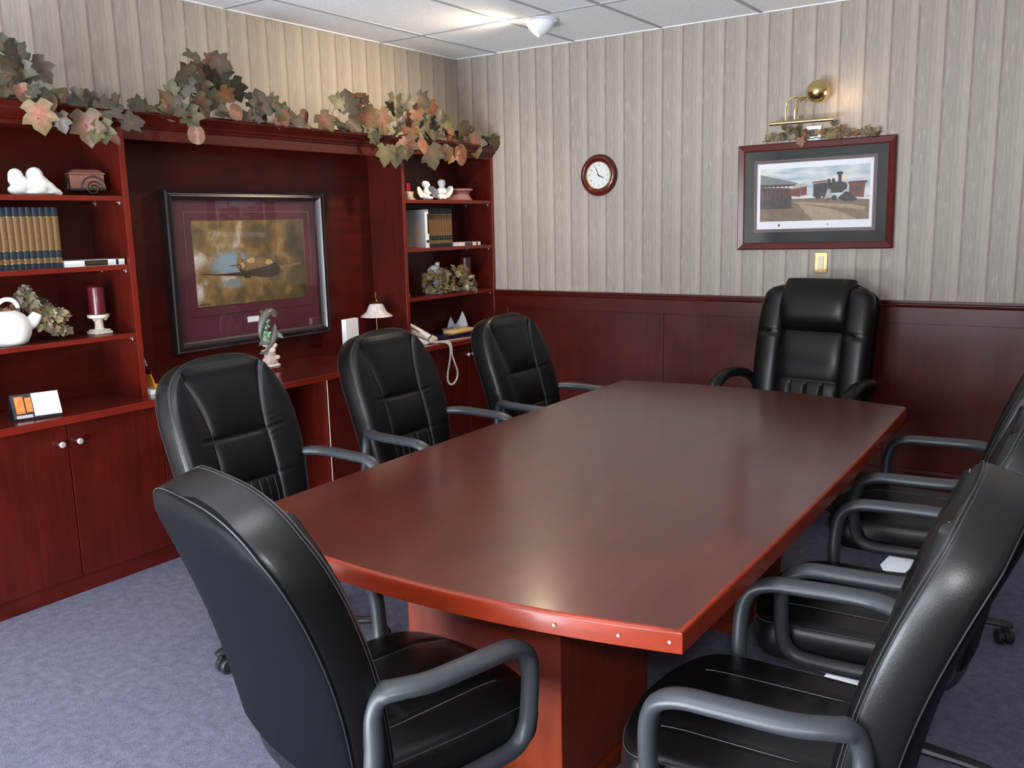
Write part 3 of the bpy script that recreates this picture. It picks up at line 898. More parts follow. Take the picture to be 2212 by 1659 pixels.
ch = blob('cherub_figurine', [
    ((0, -0.062, 0.078), (0.028, 0.030, 0.031)), ((0.008, -0.082, 0.062), (0.018, 0.016, 0.022)), ((0, -0.045, 0.045), (0.034, 0.034, 0.036)),
    ((0.012, -0.066, 0.022), (0.028, 0.040, 0.022)), ((0, -0.010, 0.040), (0.036, 0.045, 0.034)), ((-0.004, 0.018, 0.078), (0.030, 0.036, 0.040), rotm('X', -20)),
    ((0, 0.030, 0.045), (0.038, 0.048, 0.040)), ((0.006, 0.060, 0.040), (0.028, 0.050, 0.024), rotm('X', -32)), ((0.010, 0.085, 0.020), (0.022, 0.038, 0.016), rotm('X', -15)),
    ((0.012, 0.106, 0.010), (0.014, 0.018, 0.011)), ((0.028, 0.020, 0.022), (0.016, 0.030, 0.018)), ((0.0, 0.01, 0.010), (0.040, 0.090, 0.010))], M['bisque'], None, 0.0045, (0.205, -3.187, S1+0.0005))
tag(ch, 'white porcelain cherub lying on its front on the top left shelf', 'figurine')

t = thing('trinket_box', 'reddish brown wagon shaped trinket box with dark spiral wheels on top left shelf', 'box', (0.165, -2.925, S1), R(-18))
b = MB(); b.box(-0.045, 0.045, -0.070, 0.070, 0.034, 0.092)
b.build('box', M['brownbox'], t, True, bevel=0.003)
l = MB(); l.add([(-0.049,-0.074,0.093),(0.049,-0.074,0.093),(0.049,0.074,0.093),(-0.049,0.074,0.093),(-0.030,-0.050,0.116),(0.030,-0.050,0.116),(0.030,0.050,0.116),(-0.030,0.050,0.116),(-0.049,-0.074,0.099),(0.049,-0.074,0.099),(0.049,0.074,0.099),(-0.049,0.074,0.099)],
      [(3,2,1,0),(0,1,9,8),(1,2,10,9),(2,3,11,10),(3,0,8,11),(8,9,5,4),(9,10,6,5),(10,11,7,6),(11,8,4,7),(4,5,6,7)])
l.build('lid', M['brownbox'], t, False, bevel=0.002)
def spiral(c, r0, r1, turns, ax):
    out = []
    for k in range(40):
        q = k/39; a = 2*PI*turns*q; r = r0 + (r1-r0)*q
        out.append((c[0], c[1]+r*math.cos(a), c[2]+r*math.sin(a)) if ax == 'x' else (c[0]+r*math.cos(a), c[1], c[2]+r*math.sin(a)))
    return out
for cx, cy, ax in ((0.052, 0.020, 'x'), (-0.052, 0.020, 'x'), (0.0, -0.078, 'y')):
    w = MB().tube(spiral((cx, cy, 0.034), 0.033, 0.008, 1.6, ax), 0.0032, 7)
    w.tube([(cx, cy + 0.050*math.cos(a), 0.034+0.050*math.sin(a)) if ax == 'x' else (cx+0.040*math.cos(a), cy, 0.034+0.050*math.sin(a)) for a in [PI*(k/16) for k in range(17)]], 0.003, 7)
    w.build('wheel', M['darkmetal'], t)
MB().box(-0.046, 0.046, -0.074, 0.074, 0.026, 0.035).build('chassis', M['darkmetal'], t, False)

def spine_book(h, w, d):
    """navy book with tan spine panels and gold bands, spine towards +x, standing at the origin"""
    mb = MB()
    mb.box(-d, -0.004, -w/2, w/2, 0, h, 0)
    def strip(z0, z1, mi, o=0.0):
        prof = [(0.0 + o + 0.0035*(1-(2*k/6-1)**2), -w/2 + 0.0006 + (w-0.0012)*k/6) for k in range(7)]
        poly = [(-0.006, -w/2+0.0006)] + prof + [(-0.006, w/2-0.0006)]
        mb.prism(poly, z1-z0, mi, 'z', z0)
    bands = [(0, 0.095, 0), (0.095, 0.165, 1), (0.165, 0.30, 0), (0.30, 0.845, 1), (0.845, 1.0, 0)]
    for a, b_, mi in bands: strip(a*h, b_*h, mi, -0.003)
    for z in (0.095, 0.165, 0.30, 0.845):
        strip(z*h-0.0016, z*h+0.0016, 2, -0.0022)
    # faint gilt marks on the panels
    rr = random.Random(int(w*1e5))
    for k in range(16):
        z = h*(0.34 + 0.47*k/15)
        a = 0.001 + 0.003*rr.random()
        mb.box(-0.0002, 0.0010, -a, a, z, z+0.0016, 2)
    for z in (0.125, 0.22, 0.245):
        mb.box(-0.0002, 0.0012, -0.002, 0.0025, h*z, h*z+0.004, 2)
    return mb.build('encyclopedia', [M['navy'], M['tan'], M['gold']], None, True, angle=50)
ORD = ['', 'second from', 'third from', 'fourth from', 'fifth from', 'sixth from', 'seventh from', 'eighth from', 'ninth from', 'tenth from', 'eleventh from']
bk = None
def row(n, x, y_end, z, h, w, grp, lab0, lab):
    global bk
    b0 = spine_book(h, w-0.0006, 0.175)
    for i in range(n):
        b = b0 if i == 0 else b0.copy()
        if i: COL.objects.link(b)
        b.location = (x, y_end - w*(i+0.5), z + 0.0003)
        tag(b, lab0 if i == 0 else lab % ORD[i], 'book', grp)
row(10, 0.252, -3.113, S2, 0.252, 0.0272, 'encyclopedia volumes on the left bookcase',
    'navy and tan volume touching the white flat book, left bookcase', 'navy and tan volume, %s the right of the row in left bookcase')

def flat_book(label, y0, y1, x1, z, th, d, marks):
    t = thing('flat_book', label, 'book', (x1, (y0+y1)/2, z)); h = (y1-y0)/2
    b = MB().box(-d, -0.003, -h+0.002, h-0.002, 0.002, th-0.002); b.build('pages', M['paper'], t, False)
    c = MB().box(-d-0.002, 0.0, -h, h, 0.0, 0.002).box(-d-0.002, 0.0, -h, h, th-0.002, th).box(-0.003, 0.0, -h, h, 0.002, th-0.002)
    c.build('cover', M['white'], t, False)
    s = MB()
    for a, b_ in marks: s.box(-0.001, 0.0006, -h+2*h*a, -h+2*h*b_, 0.001, th-0.001, 0)
    a, b_ = marks[0]
    for k in range(14):
        y = -h+2*h*(a + (b_-a)*(0.10+0.80*k/14)); s.box(-0.001, 0.0011, y, y+0.005*(0.5+random.random()), th*0.38, th*0.62, 1)
    s.build('spine_label', [M['darkmetal'], M['gold']], t, False)
    return t
flat_book('white book with brown spine label lying flat on left bookcase shelf', -3.108, -2.838, 0.268, S2, 0.026, 0.20, [(0.30, 0.70), (0.845, 0.89)])

t = thing('water_pitcher', 'round white pitcher holding silk ivy on left bookcase shelf', 'pitcher', (0.190, -3.352, S3))
prof = [(0.001,0.0),(0.062,0.0),(0.078,0.010),(0.092,0.040),(0.096,0.068),(0.090,0.098),(0.074,0.122),(0.052,0.138),(0.040,0.143),(0.036,0.143),(0.048,0.130),(0.066,0.112),(0.070,0.09),(0.06,0.04),(0.001,0.02)]
MB().lathe(prof, (0,0,0), 36).build('body', M['bisque'], t)
MB().tube(smooth_path([(0.02,0.055,0.075),(0.03,0.085,0.085),(0.035,0.105,0.105),(0.037,0.115,0.122)], 5), [0.034-0.014*k/15 for k in range(16)], 14).build('spout', M['bisque'], t)
MB().tube(smooth_path([(0.01,-0.050,0.125),(0.012,-0.040,0.160),(0.014,-0.005,0.188),(0.016,0.030,0.185),(0.016,0.048,0.160),(0.014,0.044,0.128)], 5), 0.0095, 12).build('handle', M['bisque'], t)

def candle(label_c, label_h, x, y, z, hh, rc, hc, rh, sq, grp):
    t = thing('candle_holder', label_h, 'candle holder', (x, y, z))
    if sq:
        b = MB().box(-rh, rh, -rh, rh, 0, 0.012).box(-rh*0.86, rh*0.86, -rh*0.86, rh*0.86, 0.012, 0.02)
        b.build('foot', M['cream'], t, True, bevel=0.003)
    else:
        MB().lathe([(0.001,0),(rh,0),(rh,0.012),(rh*0.85,0.018)], n=24).build('foot', M['cream'], t)
    c = MB(); n = 30; loops = []
    for r, h in ((rh*0.60, 0.018), (rh*0.52, 0.024), (rh*0.48, 0.03), (rh*0.46, hh*0.68), (rh*0.52, hh*0.72), (rh*0.60, hh*0.76), (rh*0.75, hh*0.8)):
        loops.append([((r*(1-0.05*(k % 2)))*math.cos(2*PI*k/n), (r*(1-0.05*(k % 2)))*math.sin(2*PI*k/n), h) for k in range(n)])
    c.loft(loops)
    for sg in (-1, 1):
        c.tube(spiral((rh*0.3, sg*rh*0.66, hh*0.74), rh*0.2, rh*0.04, 1.4, 'x'), rh*0.07, 6)
    c.build('column', M['cream'], t)
    MB().lathe([(0.001,hh*0.78),(rh*0.9,hh*0.78),(rh*1.15,hh*0.84),(rh*1.18,hh*0.98),(rh*1.08,hh),(0.001,hh)], n=32).build('plate', M['cream'], t)
    o = MB().lathe([(0.001,0.0),(rc,0.0),(rc,hc*0.88),(rc*0.97,hc*0.91),(rc*0.80,hc*0.95),(rc*0.45,hc*0.985),(0.006,hc),(0.001,hc)], n=32)
    o.tube([(0,0,hc-0.002),(0.001,0,hc+0.010)], 0.0012, 6)
    oo = o.build('pillar_candle', M['wax'], None); oo.location = (x, y, z+hh+0.0004)
    tag(oo, label_c, 'candle', grp)
candle('maroon pillar candle on the pale column holder, left bookcase', 'pale cream column candle holder on the left bookcase shelf', 0.165, -2.928, S3, 0.088, 0.036, 0.135, 0.040, True, 'maroon pillar candles')
candle('maroon pillar candle on the column holder beside right bookcase ivy', 'pale cream column candle holder on the right bookcase shelf', 0.155, -0.168, S3, 0.100, 0.040, 0.136, 0.054, True, 'maroon pillar candles')

t = thing('desk_calendar', 'small tent shaped desk calendar with orange picture on the left countertop', 'calendar', (0.278, -3.318, ZT), R(-16))
mb = MB(); W = 0.090
def slab(p0, p1, y0, y1, th, mi, mbx):
    dx, dz = p1[0]-p0[0], p1[1]-p0[1]; L = math.hypot(dx, dz); nx, nz = dz/L*th, -dx/L*th
    mbx.add([(p0[0],y0,p0[1]),(p0[0],y1,p0[1]),(p1[0],y1,p1[1]),(p1[0],y0,p1[1]),(p0[0]+nx,y0,p0[1]+nz),(p0[0]+nx,y1,p0[1]+nz),(p1[0]+nx,y1,p1[1]+nz),(p1[0]+nx,y0,p1[1]+nz)],
        [(0,1,2,3),(7,6,5,4),(0,4,5,1),(1,5,6,2),(2,6,7,3),(3,7,4,0)], mi)
slab((0.050,0.003),(-0.002,0.098), -W, W, 0.002, 0, mb); slab((-0.060,0.001),(-0.004,0.098), -W, W, 0.002, 0, mb); mb.box(-0.060, 0.050, -W, W, 0.0, 0.002)
mb.build('stand', M['black'], t, False)
mb = MB(); slab((0.0535,0.010),(0.004,0.098), -0.012, W, 0.007, 0, mb); mb.build('page_pad', M['paper'], t, False)
mb = MB(); slab((0.0535,0.006),(0.0025,0.099), -W, -0.013, 0.0025, 0, mb)
slab((0.049,0.026),(0.012,0.092), -W+0.012, -0.045, 0.0028, 1, mb); slab((0.049,0.030),(0.018,0.086), -0.040, -0.016, 0.0028, 1, mb)
slab((0.0555,0.008),(0.050,0.020), -W+0.010, -0.020, 0.0030, 2, mb)
mb.build('picture_card', [M['black'], M['firepic'], M['lilac']], t, False)
mb = MB()
for k in range(22): 
    y = -W+0.006+k*0.0078
    mb.tube([(0.004*math.cos(a)-0.002, y, 0.099+0.004*math.sin(a)) for a in [2*PI*j/8 for j in range(8)]], 0.0007, 5, 0, True)
mb.build('binding', M['black'], t)

# booklets and papers in the corner of the recess
t = tag(MB().box(-0.11, 0.10, -0.055, 0.045, 0, 0.018).build('paper_stack', M['paper'], None, False, bevel=0.001), 'low stack of white papers on countertop beside the left bookcase side', 'papers')
t.location = (0.185, -2.725, ZT+0.0005)
t = thing('booklet', 'orange and grey booklet leaning upright against the left bookcase side', 'booklet', (0.175, -2.778, ZT+0.019))
def lean(y0, z0, y1, z1, x0, x1, th, name, mats, z_lo, z_hi, mi_list):
    mb = MB()
    for (a, b_), mi in mi_list:
        ya, yb = y0+(y1-y0)*a, y0+(y1-y0)*b_; za, zb = z0+(z1-z0)*a, z0+(z1-z0)*b_
        mb.add([(x0,ya,za),(x1,ya,za),(x1,yb,zb),(x0,yb,zb),(x0,ya+th,za),(x1,ya+th,za),(x1,yb+th,zb),(x0,yb+th,zb)], [(0,1,2,3),(7,6,5,4),(0,4,5,1),(1,5,6,2),(2,6,7,3),(3,7,4,0)], mi)
    return mb.build(name, mats, t, False)
lean(0.045, 0.0, -0.018, 0.185, -0.06, 0.085, 0.006, 'cover', [M['orange'], M['lilac'], M['darkmetal']], 0, 1, [((0, 0.40), 0), ((0.40, 0.62), 2), ((0.62, 1.0), 1)])
o = MB().box(-0.05, 0.06, -0.02, 0.03, 0, 0.008).build('folded_leaflet', M['orange'], None, False); o.location = (0.165, -2.700, ZT+0.0195); o.rotation_euler = (0, 0, R(20))
tag(o, 'orange folded leaflet lying on the white papers beside the booklet', 'leaflet')

# ---------------------------------------------------------------- airplane picture
def frame_rect(mb, x0, x1, ya, yb, za, zb, w, mi=0, prof=None):
    """mitred frame facing +x from x0 (back) to x1 (front), outer rectangle ya..yb, za..zb, width w"""
    prof = prof or [(0, x0), (0, x1), (w, x1), (w, x0)]
    cs = [(ya, za, 1, 1), (yb, za, -1, 1), (yb, zb, -1, -1), (ya, zb, 1, -1)]
    loops = [[(d, y+sy*o, z+sz*o) for o, d in prof] for y, z, sy, sz in cs]
    mb.loft(loops, mi, False, True)
t = thing('framed_airplane_print', 'large black framed airplane picture with maroon mat in the recess', 'picture', (0.0225, -1.938, ZT))
y0, y1, z0, z1 = -0.530, 0.530, 0.136, 0.953
mb = MB()
frame_rect(mb, 0, 0, y0, y1, z0, z1, 0.05, 0, [(0,0.0),(0.0,0.052),(0.005,0.058),(0.011,0.056),(0.014,0.048),(0.021,0.050),(0.024,0.058),(0.031,0.060),(0.036,0.052),(0.043,0.044),(0.052,0.036),(0.052,0.0)])
mb.build('frame', M['blackframe'], t, False)
MB().box(0.001, 0.008, y0+0.01, y1-0.01, z0+0.01, z1-0.01).build('backing', M['black'], t, False)
MB().box(0.008, 0.022, y0+0.045, y1-0.045, z0+0.045, z1-0.045).build('mat', M['maroonmat'], t, False)
mb = MB()
frame_rect(mb, 0.0221, 0.0250, -0.415, 0.430, 0.310, 0.845, 0.0032); frame_rect(mb, 0.0221, 0.0240, -0.372, 0.386, 0.355, 0.801, 0.0030)
mb.build('gilt_line', M['gold'], t, False)
def sky_paint():
    m, tr, b = nt('golden_sky_painting')
    tc = N(tr, 'ShaderNodeTexCoord'); sp = N(tr, 'ShaderNodeSeparateXYZ'); tr.links.new(tc.outputs['Object'], sp.inputs[0])
    n1 = N(tr, 'ShaderNodeTexNoise', Scale=7.0, Detail=6.0, Roughness=0.55, Distortion=0.4); tr.links.new(tc.outputs['Object'], n1.inputs['Vector'])
    lin = N(tr, 'ShaderNodeMath', operation='MULTIPLY_ADD'); lin.inputs[1].default_value = -0.28; lin.inputs[2].default_value = 0.03
    tr.links.new(sp.outputs['Y'], lin.inputs[0])
    s = N(tr, 'ShaderNodeMath', operation='ADD'); tr.links.new(n1.outputs['Fac'], s.inputs[0]); tr.links.new(lin.outputs[0], s.inputs[1])
    rp = N(tr, 'ShaderNodeValToRGB'); cr = rp.color_ramp
    for e, (p, c) in zip([cr.elements[0], cr.elements[1], cr.elements.new(0.5), cr.elements.new(0.62)], [(0.30, (0.045,0.032,0.016)), (0.80, (0.50,0.30,0.10)), (0.48, (0.12,0.078,0.030)), (0.62, (0.26,0.155,0.05))]):
        e.position = p; e.color = (*c, 1)
    tr.links.new(s.outputs[0], rp.inputs['Fac'])
    def patch(cy, cz, ry, rz):
        mp = N(tr, 'ShaderNodeMapping'); mp.inputs['Location'].default_value = (0, -cy/ry, -cz/rz); mp.inputs['Scale'].default_value = (0, 1/ry, 1/rz)
        tr.links.new(tc.outputs['Object'], mp.inputs['Vector'])
        ln = N(tr, 'ShaderNodeVectorMath', operation='LENGTH'); tr.links.new(mp.outputs[0], ln.inputs[0])
        ds = N(tr, 'ShaderNodeMath', operation='MULTIPLY_ADD'); ds.inputs[1].default_value = 1.6; ds.inputs[2].default_value = -0.8
        tr.links.new(n1.outputs['Fac'], ds.inputs[0])
        sm = N(tr, 'ShaderNodeMath', operation='ADD'); tr.links.new(ln.outputs['Value'], sm.inputs[0]); tr.links.new(ds.outputs[0], sm.inputs[1])
        mr = N(tr, 'ShaderNodeMapRange'); mr.inputs['From Min'].default_value = 1.0; mr.inputs['From Max'].default_value = 0.45; tr.links.new(sm.outputs[0], mr.inputs['Value'])
        return mr
    last = rp.outputs[0]
    for (cy, cz, ry, rz), c in (((-0.14, 0.575, 0.15, 0.085), (0.22, 0.30, 0.36)), ((-0.14, 0.47, 0.10, 0.035), (0.20, 0.22, 0.22))):
        mr = patch(cy, cz, ry, rz); mx = N(tr, 'ShaderNodeMix', data_type='RGBA'); mx.inputs[7].default_value = (*c, 1)
        tr.links.new(mr.outputs[0], mx.inputs[0]); tr.links.new(last, mx.inputs[6]); last = mx.outputs[2]
    tr.links.new(last, b.inputs['Base Color']); b.inputs['Roughness'].default_value = 0.6
    return m
M['sky'] = sky_paint()
M['camo1'] = plain('painted_brown', (0.22, 0.12, 0.045), 0.6, var=0.5, vscale=60)
M['camo2'] = plain('painted_dark_brown', (0.040, 0.025, 0.014), 0.6, var=0.4, vscale=60)
M['camo3'] = plain('painted_pale_tan', (0.48, 0.33, 0.16), 0.6, var=0.4, vscale=70)
mb = MB(); mb.box(0.0221, 0.0230, -0.369, 0.383, 0.358, 0.798, 0)
def pol(pts, mi, lay):   # points in image fractions of the print, (u right, v up)
    mb.prism([(-0.369+0.752*u, 0.358+0.440*v) for u, v in pts], 0.0003, mi, 'x', 0.0230+0.0003*lay)
# a single-engined airplane, three-quarter view from the front right
pol([(0.02,0.385),(0.06,0.388),(0.42,0.325),(0.62,0.375),(0.60,0.42),(0.42,0.38),(0.16,0.372)], 2, 0)
pol([(0.60,0.36),(0.76,0.375),(0.97,0.445),(0.93,0.455),(0.72,0.425),(0.60,0.42)], 1, 0)
pol([(0.37,0.40),(0.40,0.36),(0.55,0.30),(0.66,0.29),(0.73,0.32),(0.745,0.39),(0.72,0.46),(0.66,0.52),(0.58,0.555),(0.48,0.55),(0.41,0.53),(0.375,0.47)], 2, 1)
pol([(0.385,0.42),(0.43,0.39),(0.55,0.42),(0.64,0.44),(0.70,0.47),(0.66,0.515),(0.58,0.55),(0.48,0.545),(0.41,0.525)], 1, 2)
pol([(0.43,0.52),(0.455,0.485),(0.505,0.48),(0.52,0.54),(0.50,0.56)], 3, 3)
pol([(0.345,0.44),(0.37,0.40),(0.405,0.53),(0.385,0.62),(0.372,0.62)], 1, 3)
pol([(0.385,0.49),(0.40,0.43),(0.42,0.44),(0.412,0.50)], 3, 4)
pol([(0.28,0.465),(0.30,0.458),(0.38,0.462),(0.38,0.475)], 2, 4)
pol([(0.61,0.47),(0.64,0.45),(0.68,0.47),(0.675,0.505),(0.63,0.52)], 3, 4)
pol([(0.69,0.41),(0.715,0.37),(0.745,0.355),(0.752,0.385),(0.74,0.42),(0.71,0.44)], 2, 4)
pol([(0.40,0.34),(0.42,0.30),(0.47,0.30),(0.48,0.335)], 2, 2)
mb.build('print', [M['sky'], M['camo1'], M['camo2'], M['camo3']], t, False)
sg = MB()
for k in range(9): sg.box(0.0231, 0.0234, -0.360+0.008*k, -0.355+0.008*k, 0.366+0.002*(k % 2), 0.371+0.003*((k*7) % 3))
sg.build('signature', M['black'], t, False)
MB().box(0.0221, 0.0228, -0.058, 0.022, 0.250, 0.281).build('title_card', M['paper'], t, False)
MB().box(0.0300, 0.0312, y0+0.045, y1-0.045, z0+0.045, z1-0.045).build('glass', M['glass'], t, False)

# dolphins
t = thing('dolphin_sculpture', 'figurine of two grey dolphins over coral on a round base, on middle countertop', 'figurine', (0.200, -1.995, ZT), R(8))
MB().lathe([(0.001,0),(0.066,0),(0.066,0.004),(0.060,0.008),(0.062,0.016),(0.058,0.022),(0.001,0.022)], n=36).build('base', M['counter'], t)
MB().lathe([(0.0625,0.014),(0.0635,0.016),(0.0625,0.018)], n=36).build('gilt_rim', M['gold'], t)
MB().lathe([(0.001,0.0222),(0.056,0.0222),(0.058,0.027),(0.050,0.031),(0.001,0.031)], n=32).build('ring', M['white'], t)
rr = random.Random(5)
el = [((0,0.0,0.05),(0.036,0.044,0.028)), ((0,0.004,0.085),(0.028,0.036,0.030)), ((0.004,0.014,0.118),(0.024,0.030,0.026)), ((0,0.026,0.135),(0.016,0.020,0.022))]
for k in range(22): el.append(((rr.uniform(-0.03,0.03), rr.uniform(-0.042,0.046), rr.uniform(0.034,0.14)), (0.012,0.013,0.012)))
blob('coral_rock', el, M['coralpink'], t, 0.004)
el = [((-0.004,-0.026,0.165),(0.018,0.022,0.026)), ((-0.006,-0.022,0.20),(0.018,0.024,0.026)), ((-0.004,-0.010,0.235),(0.016,0.024,0.026)), ((0,0,0.26),(0.012,0.016,0.02))]
for k in range(26):
    z = rr.uniform(0.145, 0.27); el.append(((rr.uniform(-0.012,0.02), -0.024+0.1*(z-0.16)+rr.uniform(-0.022,0.022), z), (0.009,0.010,0.009)))
blob('coral_branch', el, M['coralgreen'], t, 0.004)
def dolphin(path, rmax, up):
    P = smooth_path(path, 7); n = len(P); mb = MB()
    rad = []
    for i in range(n):
        q = i/(n-1)     # 0 tail, 1 beak
        r = rmax*(math.sin(PI*min(1, q/0.62)/2)**1.1 if q < 0.62 else (1-((q-0.62)/0.30)**1.6*0.55 if q < 0.90 else 0.30-0.18*(q-0.90)/0.10))
        rad.append(max(r, rmax*0.14))
    mb.tube(P, rad, 16)
    U = Vector(up)
    def fin(q, L, sweep, dirv, th=0.0035, root=0.030):
        i = int(q*(n-1)); c = P[i]; tg = (P[min(i+2, n-1)]-P[max(i-2, 0)]).normalized()
        d = Vector(dirv); d = (d - tg*d.dot(tg)).normalized(); s = tg.cross(d)
        b0 = c + d*rad[i]*0.6 + tg*root/2; b1 = c + d*rad[i]*0.6 - tg*root/2; tip = c + d*(rad[i]+L) - tg*sweep; m_ = c + d*(rad[i]+L*0.6) - tg*sweep*0.2 + tg*root*0.2
        vs = []
        for sgn in (-1, 1):
            vs += [b0+s*th*sgn, m_+s*th*0.7*sgn, tip+s*th*0.2*sgn, b1+s*th*sgn]
        mb.add(vs, [(0,1,2,3),(7,6,5,4),(0,4,5,1),(1,5,6,2),(2,6,7,3),(3,7,4,0)])
    fin(0.55, 0.026, 0.018, U)
    side = (P[n//2+2]-P[n//2-2]).cross(U).normalized()
    fin(0.70, 0.034, 0.022, side - U*0.8); fin(0.70, 0.034, 0.022, -side - U*0.8)
    fin(0.03, 0.030, 0.016, side, 0.003, 0.022); fin(0.03, 0.030, 0.016, -side, 0.003, 0.022)
    return mb.build('dolphin', M['dolphin'], t, True, angle=70)
dolphin([(0.006,-0.052,0.150),(0.002,-0.060,0.185),(0.004,-0.058,0.225),(0.006,-0.040,0.270),(0.006,-0.006,0.303),(0.006,0.032,0.310),(0.006,0.062,0.298),(0.006,0.082,0.294)], 0.023, (0,-0.7,0.7))
dolphin([(0.010,-0.048,0.098),(0.014,-0.020,0.120),(0.016,0.008,0.146),(0.014,0.030,0.178),(0.010,0.044,0.212),(0.006,0.054,0.245)], 0.019, (0,-0.8,0.5))

# note card holder and lamp
t = thing('note_holder', 'upright white note card holder on middle countertop behind a chair', 'note holder', (0.185, -1.352, ZT), R(10))
MB().box(-0.035, 0.035, -0.060, 0.060, 0, 0.012).build('foot', M['lilac'], t, False, bevel=0.002)
MB().box(-0.020, 0.012, -0.064, 0.064, 0.012, 0.212).build('card_block', M['paper'], t, False, bevel=0.001)
t = thing('desk_lamp', 'small desk lamp with bell shaped pale glass shade beside the telephone bookcase', 'lamp', (0.200, -1.140, ZT))
MB().lathe([(0.001,0),(0.070,0),(0.072,0.006),(0.060,0.014),(0.030,0.022),(0.012,0.030),(0.008,0.04),(0.0065,0.06),(0.0065,0.30),(0.001,0.30)], n=28).build('stand', M['bronze'], t)
MB().lathe([(0.0992,0.2060),(0.0968,0.2108),(0.0848,0.2188),(0.0640,0.2348),(0.0536,0.2540),(0.0464,0.2732),(0.0384,0.2828),(0.0288,0.2860),(0.0288,0.2836),(0.0384,0.2796),(0.0432,0.2700),(0.0504,0.2524),(0.0608,0.2332),(0.0816,0.2172),(0.0936,0.2092)], n=40).build('lamp_shade', M['shade'], t)
MB().lathe([(0.0010,0.2840),(0.0320,0.2840),(0.0304,0.2900),(0.0176,0.2990),(0.0120,0.3040),(0.0070,0.3140),(0.0110,0.3220),(0.0080,0.3300),(0.0040,0.3410),(0.0055,0.3480),(0.0010,0.3600)], n=24).build('finial_cap', M['bronze'], t)

# ---------------------------------------------------------------- things on the right bookcase
t = thing('candlestick', 'short red candle in a cream square holder, half hidden on top right shelf', 'candle', (0.150, -0.745, S1))
MB().box(-0.030, 0.030, -0.034, 0.050, 0, 0.014).box(-0.024, 0.024, -0.028, 0.034, 0.014, 0.055).build('holder', M['cream'], t, True, bevel=0.004)
MB().lathe([(0.001,0.055),(0.019,0.055),(0.019,0.106),(0.016,0.109),(0.001,0.108)], (0, 0.0, 0), 20).build('candle', M['redwax'], t)
def angel(label, x, y, hh, rz, look):
    t = thing('angel_figurine', label, 'figurine', (x, y, S1+0.0005), R(rz), 'white angel figurines')
    k = hh/0.13
    E = [((0,0,0.022),(0.030,0.036,0.022)), ((0,0,0.050),(0.022,0.026,0.030)), ((0.004,0,0.066),(0.018,0.024,0.018)), ((0.004,look*0.004,0.106),(0.026,0.025,0.027)),
         ((-0.004,look*-0.002,0.112),(0.024,0.027,0.022)), ((0.010,0.020,0.060),(0.010,0.010,0.022),rotm('Y',-30)), ((0.010,-0.020,0.060),(0.010,0.010,0.022),rotm('Y',-30)),
         ((0.026,0.008,0.048),(0.012,0.014,0.009)), ((0.030,0.012,0.014),(0.020,0.014,0.012)), ((0.030,-0.016,0.014),(0.020,0.014,0.012)), ((0.030,look*0.003,0.103),(0.005,0.005,0.005))]
    blob('body', [((c[0]*k,c[1]*k,c[2]*k), tuple(q*k for q in r), *rt) for c, r, *rt in E], M['bisque'], t, 0.0035)
    for sg in (-1, 1):
        P = [(0.012, 0.040),(0.022, 0.060),(0.045, 0.080),(0.062, 0.078),(0.068, 0.062),(0.060, 0.038),(0.042, 0.016),(0.026, 0.012)]
        w = MB(); vs = []
        for d in (0, 0.006):
            vs += [((-0.016-0.35*a+d*0.8)*k*0.9, sg*a*k*1.2, b_*k*1.15) for a, b_ in P]
        n = len(P)
        w.add(vs, [tuple(range(n-1,-1,-1)), tuple(range(n, 2*n))] + [(i,(i+1) % n, n+(i+1) % n, n+i) for i in range(n)])
        w.build('wing', M['bisque'], t, True, bevel=0.002, angle=60)
    return t
angel('white angel figurine with head turned aside, beside the red candle', 0.215, -0.640, 0.120, 20, 1)
angel('white angel figurine with folded arms facing the room, beside pink dish', 0.215, -0.475, 0.134, -42, 0)
o = MB().lathe([(0.001,0),(0.092,0),(0.095,0.008),(0.082,0.022),(0.072,0.040),(0.078,0.058),(0.096,0.068),(0.098,0.080),(0.090,0.082),(0.075,0.070),(0.001,0.064)], n=40).build('footed_dish', M['pinkdish'], None)
o.location = (0.145, -0.205, S1+0.0003); tag(o, 'low dusty pink footed dish on the top right shelf', 'dish')
# tall pale book with a picture cover
t = thing('picture_book', 'tall pale grey book with two babies on its cover, upright on right bookcase', 'book', (0.245, -0.678, S2+0.0003))
MB().box(-0.185, -0.002, -0.018, 0.016, 0.002, 0.238).build('pages', M['paper'], t, False)
cv = MB().box(-0.19, 0.0, -0.021, -0.018, 0, 0.242, 0).box(-0.19, 0.0, 0.016, 0.019, 0, 0.242, 0).box(-0.002, 0.0, -0.018, 0.016, 0, 0.242, 1)
cv.box(-0.001, 0.0006, -0.010, 0.016, 0.030, 0.048, 2); cv.box(-0.001, 0.0006, 0.004, 0.018, 0.088, 0.215, 2)
cv.build('cover', [M['greypic'], M['paper'], M['darkmetal']], t, False)
pc = MB()
for qi, (px, pz, rx, rz_) in enumerate(((-0.145,0.150,0.024,0.022),(-0.062,0.150,0.024,0.024),(-0.140,0.100,0.034,0.040),(-0.060,0.095,0.030,0.045),(-0.135,0.035,0.032,0.034),(-0.060,0.035,0.028,0.034))):
    pc.prism([(px+rx*math.cos(2*PI*k/18), pz+rz_*math.sin(2*PI*k/18)) for k in range(18)], 0.0005, 0, 'y', -0.0215-0.0002*qi)
pc.build('cover_picture', M['flesh'], t, False)
row(10, 0.205, -0.362, S2, 0.250, 0.0268, 'encyclopedia volumes on the right bookcase',
    'navy and tan volume at the right end of its row, right bookcase', 'navy and tan volume, %s the right of the row in right bookcase')
flat_book('thin white book with brown spine label lying flat on right bookcase shelf', -0.352, -0.110, 0.250, S2, 0.023, 0.18, [(0.26, 0.62), (0.80, 0.86)])
